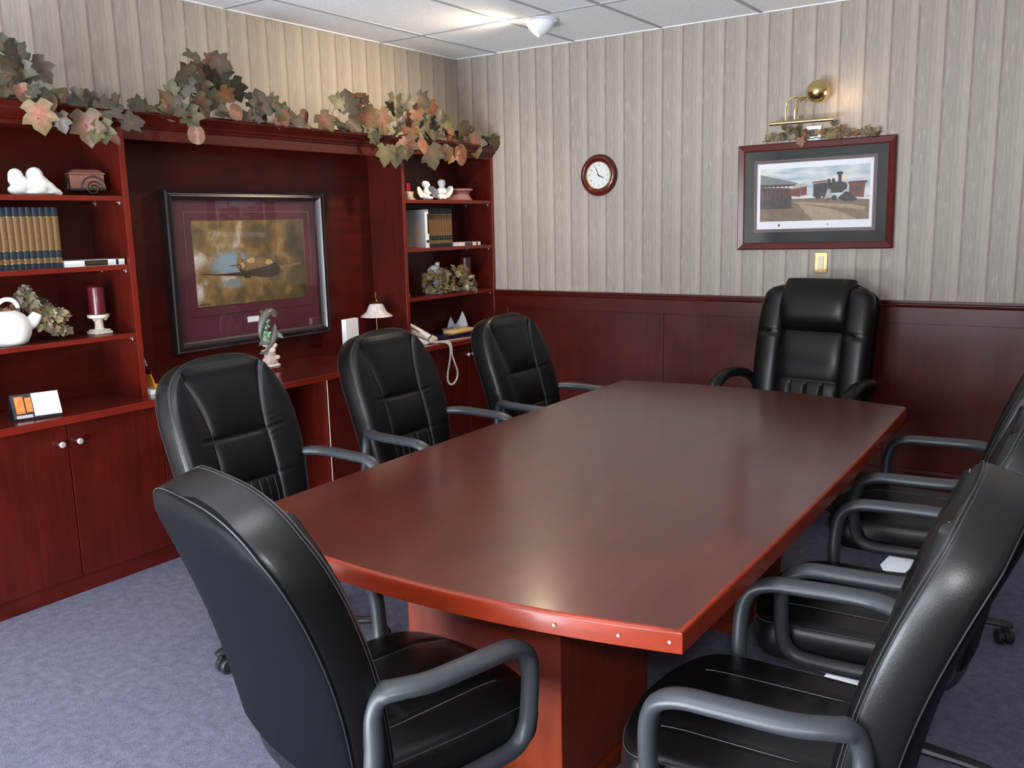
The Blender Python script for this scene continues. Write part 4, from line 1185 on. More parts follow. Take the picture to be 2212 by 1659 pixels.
# dark-ivy pitcher
t = thing('bird_pitcher', 'white pitcher with a small bird head lid, buried in silk ivy on right bookcase', 'pitcher', (0.165, -0.520, S3))
MB().lathe([(0.001,0),(0.055,0),(0.080,0.02),(0.092,0.06),(0.082,0.10),(0.055,0.135),(0.035,0.150),(0.001,0.155)], n=32).build('body', M['bisque'], t)
blob('bird_head', [((0,0.0,0.165),(0.030,0.045,0.024)), ((0,0.030,0.190),(0.016,0.018,0.018)), ((0,0.042,0.200),(0.009,0.014,0.008)), ((0,-0.03,0.160),(0.02,0.04,0.014))], M['bisque'], t, 0.0035)
o = MB().box(-0.03, 0.03, -0.015, 0.015, 0, 0.030).build('white_box', M['white'], None, False, bevel=0.002); o.location = (0.22, -0.895, S3+0.0003)
tag(o, 'tiny white box at the left end of the shelf with ivy', 'box')
# telephone
t = thing('telephone', 'cream desk telephone with its handset on, on the right countertop', 'telephone', (0.205, -0.790, ZT), R(18))
mb = MB()
bodyp = [(-0.115, 0.0), (0.115, 0.0), (0.118, 0.018), (0.105, 0.030), (0.02, 0.068), (-0.075, 0.112), (-0.10, 0.108), (-0.118, 0.06)]
n = len(bodyp); mb.add([(a, -0.010, b_) for a, b_ in bodyp] + [(a, 0.105, b_) for a, b_ in bodyp], [tuple(range(n)), tuple(range(2*n-1, n-1, -1))] + [(i,(i+1) % n, n+(i+1) % n, n+i) for i in range(n)])
mb.add([(a, -0.085, b_*0.80) for a, b_ in bodyp] + [(a, -0.010, b_*0.80) for a, b_ in bodyp], [tuple(range(n)), tuple(range(2*n-1, n-1, -1))] + [(i,(i+1) % n, n+(i+1) % n, n+i) for i in range(n)])
mb.build('body', M['phone'], t, True, bevel=0.006, angle=45)
hs = smooth_path([(-0.125,-0.055,0.120),(-0.105,-0.055,0.146),(-0.04,-0.055,0.132),(0.03,-0.055,0.100),(0.085,-0.055,0.066),(0.118,-0.055,0.040)], 5)
fl = [(0.030-0.006*math.sin(PI*k/25), 0.024-0.011*math.sin(PI*k/25)) for k in range(26)]
h = MB().tube(hs, 0, 14, 0, False, fl, (0,1,0)).build('handset', M['phone'], t, True, angle=70)
MB().tube([(p.x, -0.082, p.z) for p in hs[8:19]], 0.0065, 6).build('grip_panel', M['greywin'], h)
for i in range(4):
    for j in range(3):
        x = 0.078-0.030*i; z = 0.0435+0.0135*i - 0.0
        MB().box(x-0.008, x+0.008, 0.020+0.026*j, 0.036+0.026*j, z-0.002, z+0.009).build('key', M['black'], t, False, bevel=0.002)
MB().box(-0.075, -0.035, 0.015, 0.095, 0.090, 0.1105).build('display', M['greywin'], t, False)
# coiled cord: out of the handset, over the counter edge, hanging in a loop
Minv = Matrix.Translation(Vector((0.205, -0.790, ZT))) @ Matrix.Rotation(R(18), 4, 'Z')
cw = [(0.330,-0.800,0.800),(0.370,-0.775,0.797),(0.412,-0.738,0.794),(0.424,-0.712,0.770),(0.424,-0.708,0.715),(0.424,-0.722,0.655),(0.424,-0.742,0.595),(0.424,-0.744,0.550),(0.424,-0.722,0.520),(0.424,-0.682,0.520),(0.424,-0.648,0.548),
      (0.425,-0.642,0.590),(0.426,-0.668,0.650),(0.428,-0.694,0.705),(0.428,-0.702,0.765),(0.416,-0.712,0.797),(0.380,-0.735,0.796),(0.330,-0.760,0.796)]
P = smooth_path(cw, 40); pts = []
for i, p in enumerate(P):
    tg = (P[min(i+1, len(P)-1)]-P[max(i-1, 0)]).normalized(); s_ = tg.cross(Vector((1,0.3,0.1))).normalized(); o_ = tg.cross(s_)
    a = i*2*PI/6.5
    pts.append(Minv.inverted() @ (p + (s_*math.cos(a)+o_*math.sin(a))*0.0046))
MB().tube(pts, 0.0026, 5).build('coiled_cord', M['phone'], t)
# pad, folder, tissue, loose cable
o = MB().box(-0.11, 0.12, -0.20, 0.20, 0, 0.016).build('blue_folder', M['bluebook'], None, False, bevel=0.002); o.location = (0.150, -0.420, ZT+0.0004)
tag(o, 'dark blue folder lying on the right countertop behind the telephone', 'folder')
o = MB().box(-0.045, 0.045, -0.135, 0.135, 0, 0.028).build('yellow_pad', M['yellow'], None, True, bevel=0.012, seg=4); o.location = (0.292, -0.345, ZT+0.0166); o.rotation_euler = (0, 0, R(2))
o.location.x = 0.222
tag(o, 'thick yellow note pad lying across the blue folder', 'note pad')
t = thing('tissue_box', 'grey lilac tissue holder with a white tissue peaking out, on right countertop', 'tissue holder', (0.105, -0.245, ZT+0.017))
MB().box(-0.055, 0.055, -0.075, 0.105, 0, 0.020).build('holder', M['lilac'], t, False, bevel=0.004)
nx, ny = 14, 20; vs = []; fs = []
for i in range(nx+1):
    for j in range(ny+1):
        u = i/nx; v = j/ny
        y = -0.055 + 0.150*v; x = -0.03+0.06*u
        zt = 0.020 + 0.078*(abs(2*v-1)**2.2)*(0.75+0.4*v)*(1-abs(2*u-1))**0.8 + 0.022*math.sin(PI*u)
        vs.append((x + 0.012*math.sin(5*v+2*u), y - 0.012*math.cos(3*u)*(1 if v > .5 else -1)*0.5, zt + 0.004*math.sin(9*v+5*u)))
for i in range(nx):
    for j in range(ny): fs.append((i*(ny+1)+j, (i+1)*(ny+1)+j, (i+1)*(ny+1)+j+1, i*(ny+1)+j+1))
MB().add(vs, fs).build('tissue', M['paper'], t, True, angle=180)
c_ = MB().tube(smooth_path([(0.300,-0.700,0.789),(0.330,-0.600,0.789),(0.345,-0.500,0.789),(0.372,-0.440,0.7905),(0.398,-0.412,0.7905),(0.4085,-0.400,0.782),(0.4085,-0.396,0.760)], 6), 0.0022, 6).build('phone_line', M['phone'], None)
tag(c_, 'thin grey line cord lying along the front of the right countertop', 'cord')

# ---------------------------------------------------------------- on the back wall
t = thing('wall_clock', 'round cherry rimmed clock with a white dial on the papered wall', 'clock', (1.135, -0.001, 1.829))
MB().lathe([(0.085,0),(0.131,0),(0.132,0.008),(0.128,0.018),(0.118,0.027),(0.106,0.030),(0.096,0.026),(0.090,0.018),(0.085,0.010)], n=64, axis='y').build('rim', M['frame_red'], t)
MB().lathe([(0.001,0.0),(0.090,0.0),(0.090,0.010),(0.001,0.010)], n=48, axis='y').build('dial', M['white'], t, angle=30)
MB().lathe([(0.083,0.012),(0.0845,0.018),(0.088,0.0205),(0.0915,0.018),(0.092,0.013),(0.087,0.0105)], n=56, axis='y').build('bezel', M['gold'], t)
nm = MB()
for k in range(1, 13):
    a = R(90-30*k); r = 0.066
    Mx = Matrix.Translation((r*math.cos(a), -0.0103, r*math.sin(a))) @ Matrix.Rotation(PI/2, 4, 'X')
    text_into(nm, str(k), 0.021, Mx)
nm.build('numerals', M['greywin'], t, False)
def hand(name, ang, L, w):
    a = R(90-ang); d = Vector((math.cos(a), 0, math.sin(a))); s_ = Vector((-d.z, 0, d.x))
    hb = MB(); vs = []
    for yy in (-0.0125, -0.0115):
        for p in (d*-0.012+s_*w, d*-0.012-s_*w, d*L*0.7-s_*w*0.8, d*L, d*L*0.7+s_*w*0.8): vs.append((p.x, yy, p.z))
    hb.add(vs, [(0,1,2,3,4),(9,8,7,6,5)] + [(k,(k+1) % 5, 5+(k+1) % 5, 5+k) for k in range(5)])
    hb.build(name, M['black'], t, False)
hand('hour_hand', 117, 0.046, 0.0032); hand('minute_hand', 337, 0.062, 0.0022)
MB().lathe([(0.086,0.0185),(0.086,0.0195),(0.001,0.0215)], n=40, axis='y').build('glass', M['glass'], t)

def frame_y(mb, x0, x1, za, zb, prof, mi=0):
    """mitred frame facing -y; prof: (inset, distance from the wall)"""
    cs = [(x0, za, 1, 1), (x1, za, -1, 1), (x1, zb, -1, -1), (x0, zb, 1, -1)]
    mb.loft([[(x+sx*o, -d, z+sz*o) for o, d in prof] for x, z, sx, sz in cs], mi, False, True)
t = thing('framed_train_print', 'cherry framed steam train picture with dark mat on the papered wall', 'picture', (2.502, -0.001, 1.653))
t.rotation_euler = (0, R(-0.45), 0)
hx, hz = 0.434, 0.298
mb = MB(); frame_y(mb, -hx, hx, -hz, hz, [(0,0),(0,0.020),(0.006,0.026),(0.034,0.018),(0.040,0.014),(0.040,0.0)])
mb.build('frame', M['frame_red'], t, False)
MB().box(-hx+0.01, hx-0.01, -0.006, -0.001, -hz+0.01, hz-0.01).build('backing', M['black'], t, False)
MB().box(-hx+0.036, hx-0.036, -0.0085, -0.006, -hz+0.036, hz-0.036).build('mat', M['greenmat'], t, False)
mb = MB()
def fl_y(x0, x1, z0, z1, w, d, mi=0): frame_y(mb, x0, x1, z0, z1, [(0,d-0.0012),(0,d),(w,d),(w,d-0.0012)], mi)
fl_y(-0.338, 0.338, -0.198, 0.205, 0.005, 0.0095, 0); fl_y(-0.326, 0.326, -0.187, 0.194, 0.004, 0.0094, 0); fl_y(-0.331, 0.331, -0.192, 0.199, 0.005, 0.0092, 1)
mb.build('mat_line', [M['mauve'], M['black']], t, False)
MB().box(-0.320, 0.320, -0.0092, -0.0085, -0.181, 0.188).build('print_sheet', M['paper'], t, False)
def sky2():
    m, tr, b = nt('pale_sky_painting')
    tc = N(tr, 'ShaderNodeTexCoord'); mp = N(tr, 'ShaderNodeMapping'); mp.inputs['Scale'].default_value = (3.0, 1, 14.0)
    tr.links.new(tc.outputs['Object'], mp.inputs['Vector'])
    n1 = N(tr, 'ShaderNodeTexNoise', Scale=2.0, Detail=5.0); tr.links.new(mp.outputs[0], n1.inputs['Vector'])
    rp = N(tr, 'ShaderNodeValToRGB'); rp.color_ramp.elements[0].position = 0.38; rp.color_ramp.elements[0].color = (0.36,0.44,0.53,1); rp.color_ramp.elements[1].position = 0.62; rp.color_ramp.elements[1].color = (0.72,0.70,0.66,1)
    tr.links.new(n1.outputs['Fac'], rp.inputs['Fac']); tr.links.new(rp.outputs[0], b.inputs['Base Color']); b.inputs['Roughness'].default_value = 0.6
    return m
P_ = [sky2(), plain('painted_earth', (0.20,0.135,0.09), 0.6, var=0.45, vscale=40), plain('painted_roof', (0.20,0.205,0.205), 0.6, var=0.15), plain('painted_shade', (0.055,0.045,0.045), 0.6, var=0.8, vscale=45),
      plain('painted_red_car', (0.17,0.045,0.035), 0.6, var=0.4, vscale=60), plain('painted_iron', (0.035,0.035,0.042), 0.6, var=0.6, vscale=70), plain('painted_path', (0.36,0.27,0.18), 0.6, var=0.3, vscale=40),
      plain('painted_lamp_glow', (0.85,0.70,0.40), 0.6), plain('painted_steam', (0.40,0.38,0.36), 0.6, var=0.3, vscale=40)]
mb = MB(); U0, U1, V0, V1 = -0.302, 0.304, -0.138, 0.158
mb.box(U0, U1, -0.0096, -0.0092, V0, V1, 0)
def pl2(pts, mi, lay): mb.prism([(U0+(U1-U0)*u, V0+(V1-V0)*v) for u, v in pts], 0.00025, mi, 'y', -0.0096-0.00025*(lay+1))
pl2([(0,0),(1,0),(1,0.36),(0.6,0.42),(0,0.42)], 1, 0)
pl2([(0,0.22),(0.30,0.24),(0.30,0.62),(0.0,0.66)], 3, 1)                       # station platform in shade with its crowd
pl2([(0,0.70),(0.34,0.68),(0.36,0.71),(0.0,0.90)], 2, 2)
pl2([(0,0.66),(0.33,0.66),(0.34,0.69),(0,0.71)], 3, 3)
for k in range(7): pl2([(0.02+0.04*k,0.40),(0.032+0.04*k,0.40),(0.034+0.04*k,0.66),(0.022+0.04*k,0.66)], 4, 4)
pl2([(0.29,0.48),(0.38,0.45),(0.385,0.62),(0.29,0.60)], 4, 3); pl2([(0.28,0.60),(0.39,0.62),(0.45,0.66),(0.42,0.70),(0.34,0.69)], 8, 4); pl2([(0.385,0.47),(0.44,0.49),(0.44,0.64),(0.385,0.63)], 4, 4)
pl2([(0.82,0.42),(0.95,0.40),(0.96,0.66),(0.82,0.66)], 4, 3); pl2([(0.80,0.66),(0.98,0.66),(0.97,0.70),(0.82,0.695)], 3, 4)
for k in range(3): pl2([(0.84+0.035*k,0.52),(0.86+0.035*k,0.52),(0.86+0.035*k,0.60),(0.84+0.035*k,0.60)], 3, 5)
# the locomotive: cab, boiler, domes, stack, lamp, pilot, wheels
pl2([(0.50,0.44),(0.62,0.44),(0.62,0.70),(0.50,0.68)], 5, 4); pl2([(0.49,0.69),(0.62,0.71),(0.62,0.74),(0.49,0.72)], 4, 5)
pl2([(0.60,0.50),(0.76,0.50),(0.80,0.58),(0.79,0.68),(0.74,0.71),(0.60,0.68)], 5, 5)
for cx, cz, rx, rz_, mi in ((0.775,0.61,0.030,0.070,5),(0.64,0.715,0.018,0.050,5),(0.68,0.725,0.016,0.045,5),(0.545,0.45,0.028,0.055,5),(0.62,0.42,0.028,0.055,5),(0.69,0.41,0.024,0.05,5),(0.787,0.765,0.016,0.040,7),(0.735,0.855,0.030,0.030,5)):
    pl2([(cx+rx*math.cos(2*PI*k/16), cz+rz_*math.sin(2*PI*k/16)) for k in range(16)], mi, 6)
pl2([(0.725,0.68),(0.750,0.68),(0.753,0.83),(0.720,0.83)], 5, 6)
pl2([(0.72,0.40),(0.79,0.52),(0.83,0.50),(0.90,0.36),(0.86,0.33),(0.78,0.34)], 5, 6)
pl2([(0.60,0.38),(0.66,0.42),(0.66,0.56),(0.63,0.58)], 8, 7)
pl2([(0.30,0.36),(0.38,0.36),(0.85,0.28),(0.98,0.22),(0.95,0.17),(0.70,0.24),(0.36,0.33)], 6, 2)
pl2([(0.30,0.36),(0.36,0.32),(0.50,0.0),(0.90,0.0),(0.72,0.18)], 6, 1)
pl2([(0.0,0.0),(0.48,0.0),(0.36,0.18),(0.20,0.24),(0,0.24)], 1, 2)
pl2([(0.74,0.17),(0.86,0.15),(0.86,0.21),(0.74,0.23)], 1, 3)
mb.build('print', P_, t, False)
mk = MB()
for cx, s_ in ((-0.19, 0.009), (0.085, 0.0055)): mk.prism([(cx-s_, -0.160), (cx, -0.160-s_), (cx+s_, -0.160), (cx, -0.160+s_)], 0.0003, 0, 'y', -0.0096)
mk.build('printed_mark', M['redwax'], t, False)
MB().box(-hx+0.036, hx-0.036, -0.0145, -0.0135, -hz+0.036, hz-0.036).build('glass', M['glass'], t, False)

t = thing('light_switch', 'brass light switch plate with ivory rocker under the train picture', 'light switch', (2.558, -0.001, 1.279))
MB().box(-0.035, 0.035, -0.005, 0, -0.058, 0.058).build('plate', M['switchplate'], t, True, bevel=0.002)
MB().box(-0.0165, 0.0165, -0.009, -0.004, -0.034, 0.034).build('rocker', M['ivory'], t, True, bevel=0.002)
for z in (-0.048, 0.048): MB().lathe([(0.0035,0.004),(0.003,0.006),(0.001,0.0065)], (0,0,z), 12, 0, 'y').build('screw', M['chrome'], t)

# brass picture light with its globe
t = thing('picture_light', 'brass picture light with round globe mount above the train picture', 'wall lamp', (2.50, -0.001, 2.05))
MB().lathe([(0.001,0.0),(0.030,0.0),(0.030,0.020),(0.012,0.024),(0.010,0.055),(0.001,0.055)], (0.035, 0, 0.150), 24, 0, 'y').build('wall_mount', M['brass'], t)
MB().ell((0.035, -0.100, 0.152), (0.060, 0.060, 0.060), 0, None, 36, 24).build('globe', M['brass'], t)
for pp in ([(-0.130,-0.115,0.012),(-0.128,-0.125,0.080),(-0.112,-0.130,0.115),(-0.080,-0.125,0.132),(-0.045,-0.115,0.125),(-0.020,-0.105,0.130)],
           [(-0.080,-0.115,0.014),(-0.078,-0.125,0.060),(-0.070,-0.128,0.100),(-0.050,-0.122,0.122),(-0.02,-0.110,0.125)],
           [(-0.068,-0.102,0.014),(-0.072,-0.100,0.060),(-0.060,-0.095,0.110),(-0.02,-0.09,0.120)],
           [(-0.022,-0.100,0.014),(-0.026,-0.102,0.060),(-0.034,-0.105,0.100),(-0.030,-0.104,0.112),(0.0,-0.10,0.115)]):
    MB().tube(smooth_path(pp, 6), 0.0048, 10).build('arm', M['brass'], t)
MB().tube([(-0.222,-0.112,0.0),(0.128,-0.112,0.0)], 0.0115, 20).build('lamp_bar', M['brass'], t)
light('picture_light_glow', 'POINT', (2.655, -0.115, 2.165), 0.75, (1.0, 0.70, 0.42), shadow_soft_size=0.02)
# little framed photo standing on the picture frame
t = thing('mini_photo_frame', 'tiny white framed photo standing on top of the train picture', 'photo frame', (2.495, -0.014, 1.9535))
MB().box(-0.042, 0.042, -0.008, 0.008, 0, 0.078).build('frame', M['white'], t, True, bevel=0.002)
MB().box(-0.022, 0.026, -0.0095, -0.0075, 0.020, 0.058).build('photo', M['darkmetal'], t, False)

# eyeball downlight
t = thing('eyeball_downlight', 'white eyeball spotlight recessed in the ceiling above the clock wall', 'ceiling light', (1.128, -0.665, ZC))
MB().lathe([(0.074,0.0),(0.098,-0.001),(0.100,-0.006),(0.090,-0.011),(0.076,-0.009),(0.072,-0.002)], n=44).build('trim_ring', M['fixture'], t)
axv = Vector((-0.55, -0.45, -0.72)).normalized()
qm = axv.to_track_quat('Z', 'Y').to_matrix().to_4x4()
mb = MB().lathe([(0.062,-0.055),(0.070,-0.02),(0.069,0.010),(0.062,0.040),(0.055,0.058),(0.050,0.064),(0.046,0.062),(0.050,0.05),(0.054,0.03),(0.05,-0.02)], n=40)
mb.xf(Matrix.Translation((0, 0, -0.012)) @ qm); mb.build('eyeball', M['fixture'], t)
mb = MB().lathe([(0.001,0.035),(0.052,0.035),(0.052,0.040),(0.046,0.050),(0.025,0.056),(0.001,0.057)], n=32)
mb.xf(Matrix.Translation((0, 0, -0.012)) @ qm); mb.build('bulb', M['bulb'], t)
p = Vector((1.128, -0.665, ZC-0.012)) + axv*0.075
light('downlight_beam', 'SPOT', tuple(p), 80, (1.0, 0.80, 0.56), tuple(p+axv), spot_size=R(165), spot_blend=0.9, shadow_soft_size=0.04)
light('downlight_spill', 'POINT', (1.055, -0.705, ZC-0.045), 0.30, (1.0, 0.74, 0.46), shadow_soft_size=0.015)

# ---------------------------------------------------------------- silk leaves
HALF = [(0.0, 0.0), (-0.14, 0.16), (-0.06, 0.30), (0.08, 0.44), (0.16, 0.34), (0.24, 0.30), (0.36, 0.42), (0.56, 0.50), (0.58, 0.36), (0.60, 0.26), (0.74, 0.24), (0.84, 0.14), (1.0, 0.0)]
ROUND = [(0.0, 0.0), (-0.10, 0.14), (-0.05, 0.30), (0.12, 0.42), (0.34, 0.46), (0.56, 0.44), (0.74, 0.36), (0.88, 0.22), (0.95, 0.0)]
PAL = {'g': ((0.054,0.064,0.027), (0.115,0.090,0.055)), 'p': ((0.078,0.088,0.033), (0.26,0.092,0.095)), 'd': ((0.022,0.029,0.016), (0.062,0.042,0.030)),
       'u': ((0.058,0.056,0.046), (0.120,0.085,0.078)), 'o': ((0.082,0.052,0.026), (0.22,0.075,0.040)), 'k': ((0.15,0.098,0.062), (0.25,0.088,0.080)),
       'l': ((0.200,0.210,0.120), (0.24,0.165,0.135)), 'm': ((0.082,0.098,0.062), (0.15,0.108,0.092))}
def leaf_into(mb, cols, pos, size, u, nrm, pal, rr, shape=HALF, centred=True):
    u = Vector(u).normalized(); nrm = Vector(nrm); nrm = (nrm - u*nrm.dot(u)).normalized(); v = nrm.cross(u)
    P = Vector(pos) - (u*size*0.45 if centred else Vector((0,0,0)))
    ring = shape + [(a, -b) for a, b in reversed(shape[1:-1])]
    fold = rr.uniform(0.15, 0.5); droop = rr.uniform(-0.05, 0.35); wav = rr.uniform(0, 6)
    def pt(a, b):
        z = fold*abs(b)*0.7 - droop*a*a*0.6 + 0.03*math.sin(9*b+wav)
        return P + (u*a + v*b*1.05 + nrm*(z-0.12))*size
    c0 = [pt(a, b) for a, b in ring]; c1 = [pt(0.30+(a-0.30)*0.45, b*0.45) for a, b in ring]
    n = len(ring); base = len(mb.v)
    mb.add(c0 + c1 + [pt(0.22, 0.0)], [(k, (k+1) % n, n+(k+1) % n, n+k) for k in range(n)] + [(n+k, n+(k+1) % n, 2*n) for k in range(n)])
    e, c = PAL[pal]; j = rr.uniform(0.62, 1.05)
    def L(a, b, q): return tuple((x*(1-q)+y*q)*j*w for x, y, w in zip(a, b, (1.12, 1.0, 0.72)))
    for k in range(n): cols.append(L(e, c, 0.0 if k % 2 else 0.25))
    for k in range(n): cols.append(L(e, c, 0.75 if k % 2 else 0.45))
    cols.append(L(e, c, 1.0)); 
def garland(name, label, data, vine, ups, group, cat='garland', seed=1, extra=0, face=(0.75, -0.55, 0.30)):
    rr = random.Random(seed)
    t = thing(name, label, cat, (0, 0, 0), 0, group)
    mb = MB(); cols = []; pts = []
    for e in data.split(';'):
        x, y, z, s, a, p = e.split(','); x, y, z, s, a = float(x), float(y), float(z), float(s), R(float(a))
        u = Vector((rr.uniform(-0.25, 0.25), math.cos(a), math.sin(a)))
        nn = Vector(face) + Vector((rr.uniform(-.3,.3), rr.uniform(-.35,.35), rr.uniform(-.3,.35)))
        leaf_into(mb, cols, (x, y, z), s*1.06, u, nn, p, rr, ROUND if p == 'k' else HALF)
        pts.append((x, y, z))
    for k in range(extra):       # leaves half hidden behind the front ones
        x, y, z = rr.choice(pts)
        a = rr.uniform(0, 2*PI)
        q = (x - rr.uniform(0.02, 0.07), y + rr.uniform(-0.05, 0.05), max(2.062+0.03, z + rr.uniform(-0.04, 0.03)))
        leaf_into(mb, cols, q, rr.uniform(0.06, 0.09), (rr.uniform(-.4,.4), math.cos(a), math.sin(a)), Vector(face)+Vector((rr.uniform(-.6,.6),rr.uniform(-.6,.6),rr.uniform(-.2,.6))), rr.choice('gdud'), rr)
    mb.build('leaves', M['leaf'], t, True, angle=180, colors=cols)
    st = MB()
    st.tube(smooth_path(vine, 8), 0.0042, 8)
    for up in ups: st.tube(smooth_path(up, 6), 0.0028, 6)
    for x, y, z in pts:
        b = min(((Vector(v_)-Vector((x, y, z))).length, v_) for v_ in [tuple(q) for q in smooth_path(vine, 8)] + [q for up in ups for q in up])[1]
        st.tube([b, ((b[0]+x)/2-0.008, (b[1]+y)/2, (b[2]+z)/2+0.012), (x-0.012, y, z)], 0.0013, 5)
    st.build('vine', M['stem'], t)
    return t
ZG = 2.066
G_LEFT="0.289,-3.281,2.285,0.068,90,d;0.325,-3.235,2.234,0.110,-20,d;0.304,-3.141,2.188,0.106,-50,u;0.332,-3.232,2.160,0.092,-70,d;0.335,-3.299,2.200,0.085,150,g;0.268,-3.266,2.153,0.105,-100,u;0.262,-3.269,2.103,0.099,-60,p;0.360,-3.256,2.085,0.072,-70,k;0.291,-3.281,2.040,0.079,-80,u;0.288,-3.217,2.046,0.074,-20,g;0.379,-3.228,2.101,0.054,60,d;0.399,-3.226,1.986,0.126,-75,p;0.360,-3.181,2.058,0.097,60,k;0.317,-3.043,2.048,0.143,-40,p;0.404,-3.145,1.977,0.079,-80,u;0.390,-3.021,1.966,0.135,-85,p;0.336,-3.011,2.081,0.081,30,d;0.364,-2.890,2.063,0.120,20,u;0.323,-2.903,2.087,0.082,40,d;0.407,-2.964,1.953,0.093,-80,g;0.405,-2.999,1.940,0.074,-120,g;0.387,-2.900,1.935,0.069,-20,k;0.408,-2.820,2.011,0.107,10,u;0.331,-2.762,2.083,0.052,80,d;0.296,-2.700,2.086,0.052,80,g;0.264,-2.632,2.089,0.053,40,g;0.364,-3.137,2.087,0.061,100,g;0.317,-3.248,2.257,0.092,120,d"
G_MID="0.346,-2.580,2.109,0.125,120,p;0.365,-2.489,2.052,0.113,-80,g;0.406,-2.503,1.966,0.079,-80,k;0.371,-2.458,2.333,0.100,175,g;0.307,-2.300,2.353,0.083,60,o;0.356,-2.281,2.320,0.103,-20,u;0.313,-2.405,2.298,0.061,170,o;0.372,-2.489,2.241,0.120,200,d;0.365,-2.510,2.188,0.093,-110,d;0.272,-2.243,2.268,0.154,-60,d;0.276,-2.356,2.213,0.110,-70,p;0.286,-2.150,2.215,0.113,-60,d;0.376,-2.281,2.169,0.089,-30,o;0.312,-2.307,2.161,0.096,90,g;0.335,-2.396,2.115,0.115,-60,p;0.296,-2.245,2.119,0.118,10,u;0.321,-2.189,2.104,0.076,-20,k;0.306,-2.092,2.069,0.113,-80,u;0.302,-2.011,2.101,0.121,-50,p;0.330,-2.037,2.172,0.127,100,u;0.330,-1.928,2.157,0.122,-20,g;0.369,-1.943,2.082,0.092,-70,k;0.342,-2.620,2.083,0.078,170,g;0.371,-2.547,2.075,0.072,200,u"
G_RIGHT="0.363,-1.934,2.098,0.096,-70,p;0.379,-1.953,2.133,0.089,140,g;0.341,-1.833,2.103,0.103,170,u;0.280,-1.699,2.113,0.094,-30,k;0.363,-1.630,2.094,0.112,-50,p;0.376,-1.543,2.214,0.101,160,g;0.369,-1.468,2.228,0.134,80,u;0.328,-1.339,2.261,0.131,40,o;0.346,-1.279,2.236,0.085,-20,d;0.285,-1.410,2.117,0.136,10,g;0.360,-1.401,2.100,0.103,-30,u;0.329,-1.275,2.178,0.138,60,p;0.294,-1.092,2.146,0.142,-70,p;0.268,-0.940,2.249,0.146,-100,g;0.362,-0.948,2.277,0.089,60,d;0.379,-0.794,2.284,0.126,-10,d;0.271,-0.601,2.259,0.101,-60,o;0.356,-0.863,2.222,0.097,80,o;0.309,-0.873,2.168,0.090,-80,k;0.278,-0.742,2.187,0.092,-100,d;0.295,-1.072,2.041,0.115,180,u;0.408,-1.222,1.939,0.118,-100,g;0.411,-1.132,1.943,0.119,-110,g;0.386,-1.002,2.008,0.142,-100,p;0.334,-0.966,2.089,0.082,-120,o;0.265,-0.785,2.100,0.092,-60,p;0.407,-0.876,2.007,0.089,-40,k;0.300,-0.644,2.126,0.158,-60,u;0.366,-0.645,2.214,0.078,80,d;0.378,-0.575,2.172,0.093,10,g;0.321,-0.493,2.142,0.073,-10,k;0.415,-0.796,1.946,0.145,-75,u;0.394,-0.661,1.980,0.092,-80,p;0.387,-0.565,1.971,0.093,-120,o;0.403,-0.483,1.974,0.123,-70,k;0.264,-0.423,2.089,0.081,-60,o;0.284,-0.344,2.093,0.097,-40,d;0.309,-0.327,2.140,0.119,-50,u;0.333,-0.256,2.059,0.157,-85,p;0.279,-0.117,2.150,0.123,10,d;0.265,-0.026,2.077,0.086,-80,d;0.364,-0.048,2.083,0.100,-30,g;0.298,-1.221,2.087,0.100,-150,u;0.375,-1.263,2.030,0.078,-60,g"
GG = 'silk leaf garlands along the crown moulding'
garland('leaf_garland', 'silk leaf garland over the left bookcase, leftmost of the three', G_LEFT,
        [(0.30,-3.56,ZG),(0.29,-3.40,ZG+0.004),(0.31,-3.25,ZG+0.002),(0.29,-3.10,ZG+0.004),(0.31,-2.98,ZG+0.002),(0.30,-2.85,ZG+0.003),(0.29,-2.74,ZG+0.003)],
        [[(0.30,-3.28,ZG),(0.30,-3.27,2.14),(0.31,-3.24,2.22)], [(0.30,-3.28,ZG),(0.31,-3.22,2.14),(0.31,-3.15,2.19)]], GG, seed=3, extra=16)
garland('leaf_garland', 'middle silk leaf garland with a tall upright sprig over the recess', G_MID,
        [(0.30,-2.66,ZG),(0.29,-2.52,ZG+0.004),(0.31,-2.38,ZG+0.002),(0.29,-2.25,ZG+0.004),(0.31,-2.10,ZG+0.002),(0.30,-1.95,ZG+0.003),(0.30,-1.85,ZG+0.003)],
        [[(0.31,-2.44,ZG),(0.30,-2.41,2.14),(0.30,-2.37,2.22),(0.30,-2.34,2.27)], [(0.30,-2.38,ZG),(0.31,-2.30,2.13),(0.30,-2.26,2.17)]], GG, seed=5, extra=14)
garland('leaf_garland', 'silk leaf garland draping over the right bookcase, nearest the clock wall', G_RIGHT,
        [(0.30,-1.68,ZG),(0.29,-1.50,ZG+0.004),(0.31,-1.32,ZG+0.002),(0.29,-1.10,ZG+0.004),(0.31,-0.90,ZG+0.002),(0.30,-0.62,ZG+0.003),(0.30,-0.30,ZG+0.003),(0.30,-0.10,ZG+0.003)],
        [[(0.30,-1.40,ZG),(0.30,-1.36,2.15)], [(0.31,-0.95,ZG),(0.30,-0.88,2.14),(0.30,-0.80,2.18)], [(0.33,-0.95,ZG),(0.40,-0.95,2.03),(0.41,-0.93,1.97)], [(0.33,-0.5,ZG),(0.40,-0.48,2.03),(0.41,-0.45,1.97)]], GG, seed=8, extra=22)
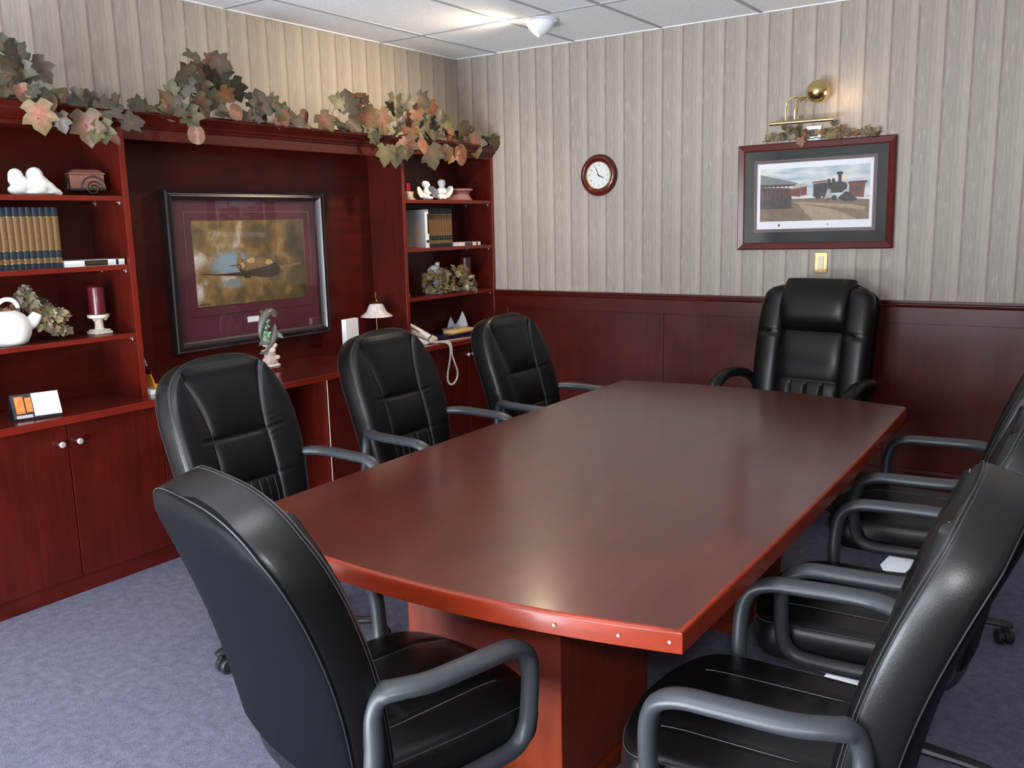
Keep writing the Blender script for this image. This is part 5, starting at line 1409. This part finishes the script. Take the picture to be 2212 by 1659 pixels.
def spray(name, label, group, centre, zones, seed, stems, face=(0.8, -0.5, 0.25)):
    rr = random.Random(seed); t = thing(name, label, 'ivy', centre, 0, group)
    mb = MB(); cols = []; st = MB()
    for s_ in stems: st.tube(smooth_path(s_, 6), 0.002, 6)
    for (cx, cy, cz, rx, ry, rz, n, sz, pals) in zones:
        for k in range(n):
            while True:
                q = Vector((rr.uniform(-1,1), rr.uniform(-1,1), rr.uniform(-1,1)))
                if q.length < 1: break
            p = (cx+rx*q.x, cy+ry*q.y, cz+rz*q.z)
            a = rr.uniform(-2.6, 0.6)
            leaf_into(mb, cols, p, sz*rr.uniform(0.8, 1.25), (rr.uniform(-.4,.4), math.cos(a), math.sin(a)), Vector(face)+Vector((rr.uniform(-.5,.5),rr.uniform(-.5,.5),rr.uniform(-.3,.6))), rr.choice(pals), rr)
            st.tube([p, (cx+rx*q.x*0.5-0.01, cy+ry*q.y*0.5, cz+rz*q.z*0.4)], 0.0008, 4)
    mb.build('leaves', M['leaf'], t, True, angle=180, colors=cols); st.build('vine', M['stem'], t)
    return t
GI = 'silk ivy sprays on the bookcase shelves'
spray('ivy_spray', 'silk ivy spray spilling from the white pitcher on the left bookcase', GI, (0.20, -3.250, 1.20),
      [(0.0,-0.005,0.065,0.03,0.055,0.045,26,0.040,'mumg'), (0.0,0.035,0.020,0.03,0.040,0.030,16,0.038,'okpm'), (0.015,0.075,-0.025,0.035,0.075,0.050,40,0.038,'lkplm'), (0.02,0.115,-0.070,0.03,0.035,0.030,10,0.036,'lml'), (0.0,-0.10,0.03,0.03,0.06,0.012,14,0.034,'gkmo')],
      11, [[(0,-0.06,-0.01),(0.01,0.0,0.05),(0.01,0.03,0.02),(0.02,0.10,-0.06)], [(0,-0.06,-0.01),(0,-0.03,0.05),(0,-0.01,0.09)]])
spray('ivy_spray', 'silk ivy spray heaped over the bird pitcher on the right bookcase', GI, (0.215, -0.50, S3+0.09),
      [(0.02,-0.08,0.0,0.05,0.155,0.070,75,0.044,'mgum'), (0.02,0.08,0.020,0.05,0.13,0.075,55,0.044,'lgoml'), (0.03,-0.02,-0.055,0.04,0.20,0.022,34,0.040,'lmkl'), (0.03,0.22,0.05,0.03,0.05,0.04,14,0.038,'lkol'), (0.06,0.27,-0.060,0.02,0.035,0.06,12,0.036,'mll')],
      12, [[(0,0,0),(0.02,-0.15,0.02),(0.03,-0.22,-0.04)], [(0,0,0),(0.02,0.15,0.04),(0.05,0.25,0.03),(0.075,0.27,-0.08)]])
# thin garland on the train picture frame
rr = random.Random(21)
t = thing('mini_garland', 'thin leafy garland lying along the top of the train picture frame', 'garland', (2.50, -0.018, 1.953))
mb = MB(); cols = []
for k in range(62):
    x = rr.uniform(-0.27, 0.34); 
    if -0.035 < x < 0.045 and rr.random() < 0.8: x = rr.choice([-0.08, 0.09])+rr.uniform(-0.04, 0.04)
    z = 0.014 + abs(rr.gauss(0, 0.020))*(1.4 if -0.18 < x < 0.16 else 0.8)
    a = rr.uniform(-2.8, 0.4)
    leaf_into(mb, cols, (x, rr.uniform(-0.030, -0.004), z), rr.uniform(0.028, 0.046), (math.cos(a), rr.uniform(-.3,.3), math.sin(a)), (rr.uniform(-.4,.4), -1, rr.uniform(-.2,.6)), rr.choice('lgolom'), rr)
leaf_into(mb, cols, (-0.063, -0.033, -0.008), 0.055, (0.15, 0, -1), (0.1, -1, 0.1), 'k', rr)
mb.build('leaves', M['leaf'], t, True, angle=180, colors=cols)
MB().tube([(-0.29+0.02*k, -0.014+0.004*math.sin(k), 0.008+0.006*(k % 2)) for k in range(33)], 0.002, 6).build('vine', M['stem'], t)
# empty frame added on the solid wall behind the camera for assumed window light
wf = MB()
for x0, x1, z0, z1 in ((1.64, 1.70, 0.86, 2.14), (3.54, 3.60, 0.86, 2.14), (1.64, 3.60, 0.80, 0.86), (1.64, 3.60, 2.14, 2.20)):
    wf.box(x0, x1, YF, YF+0.05, z0, z1)
struct('assumed_window_frame', wf, M['fixture'], smooth=False)
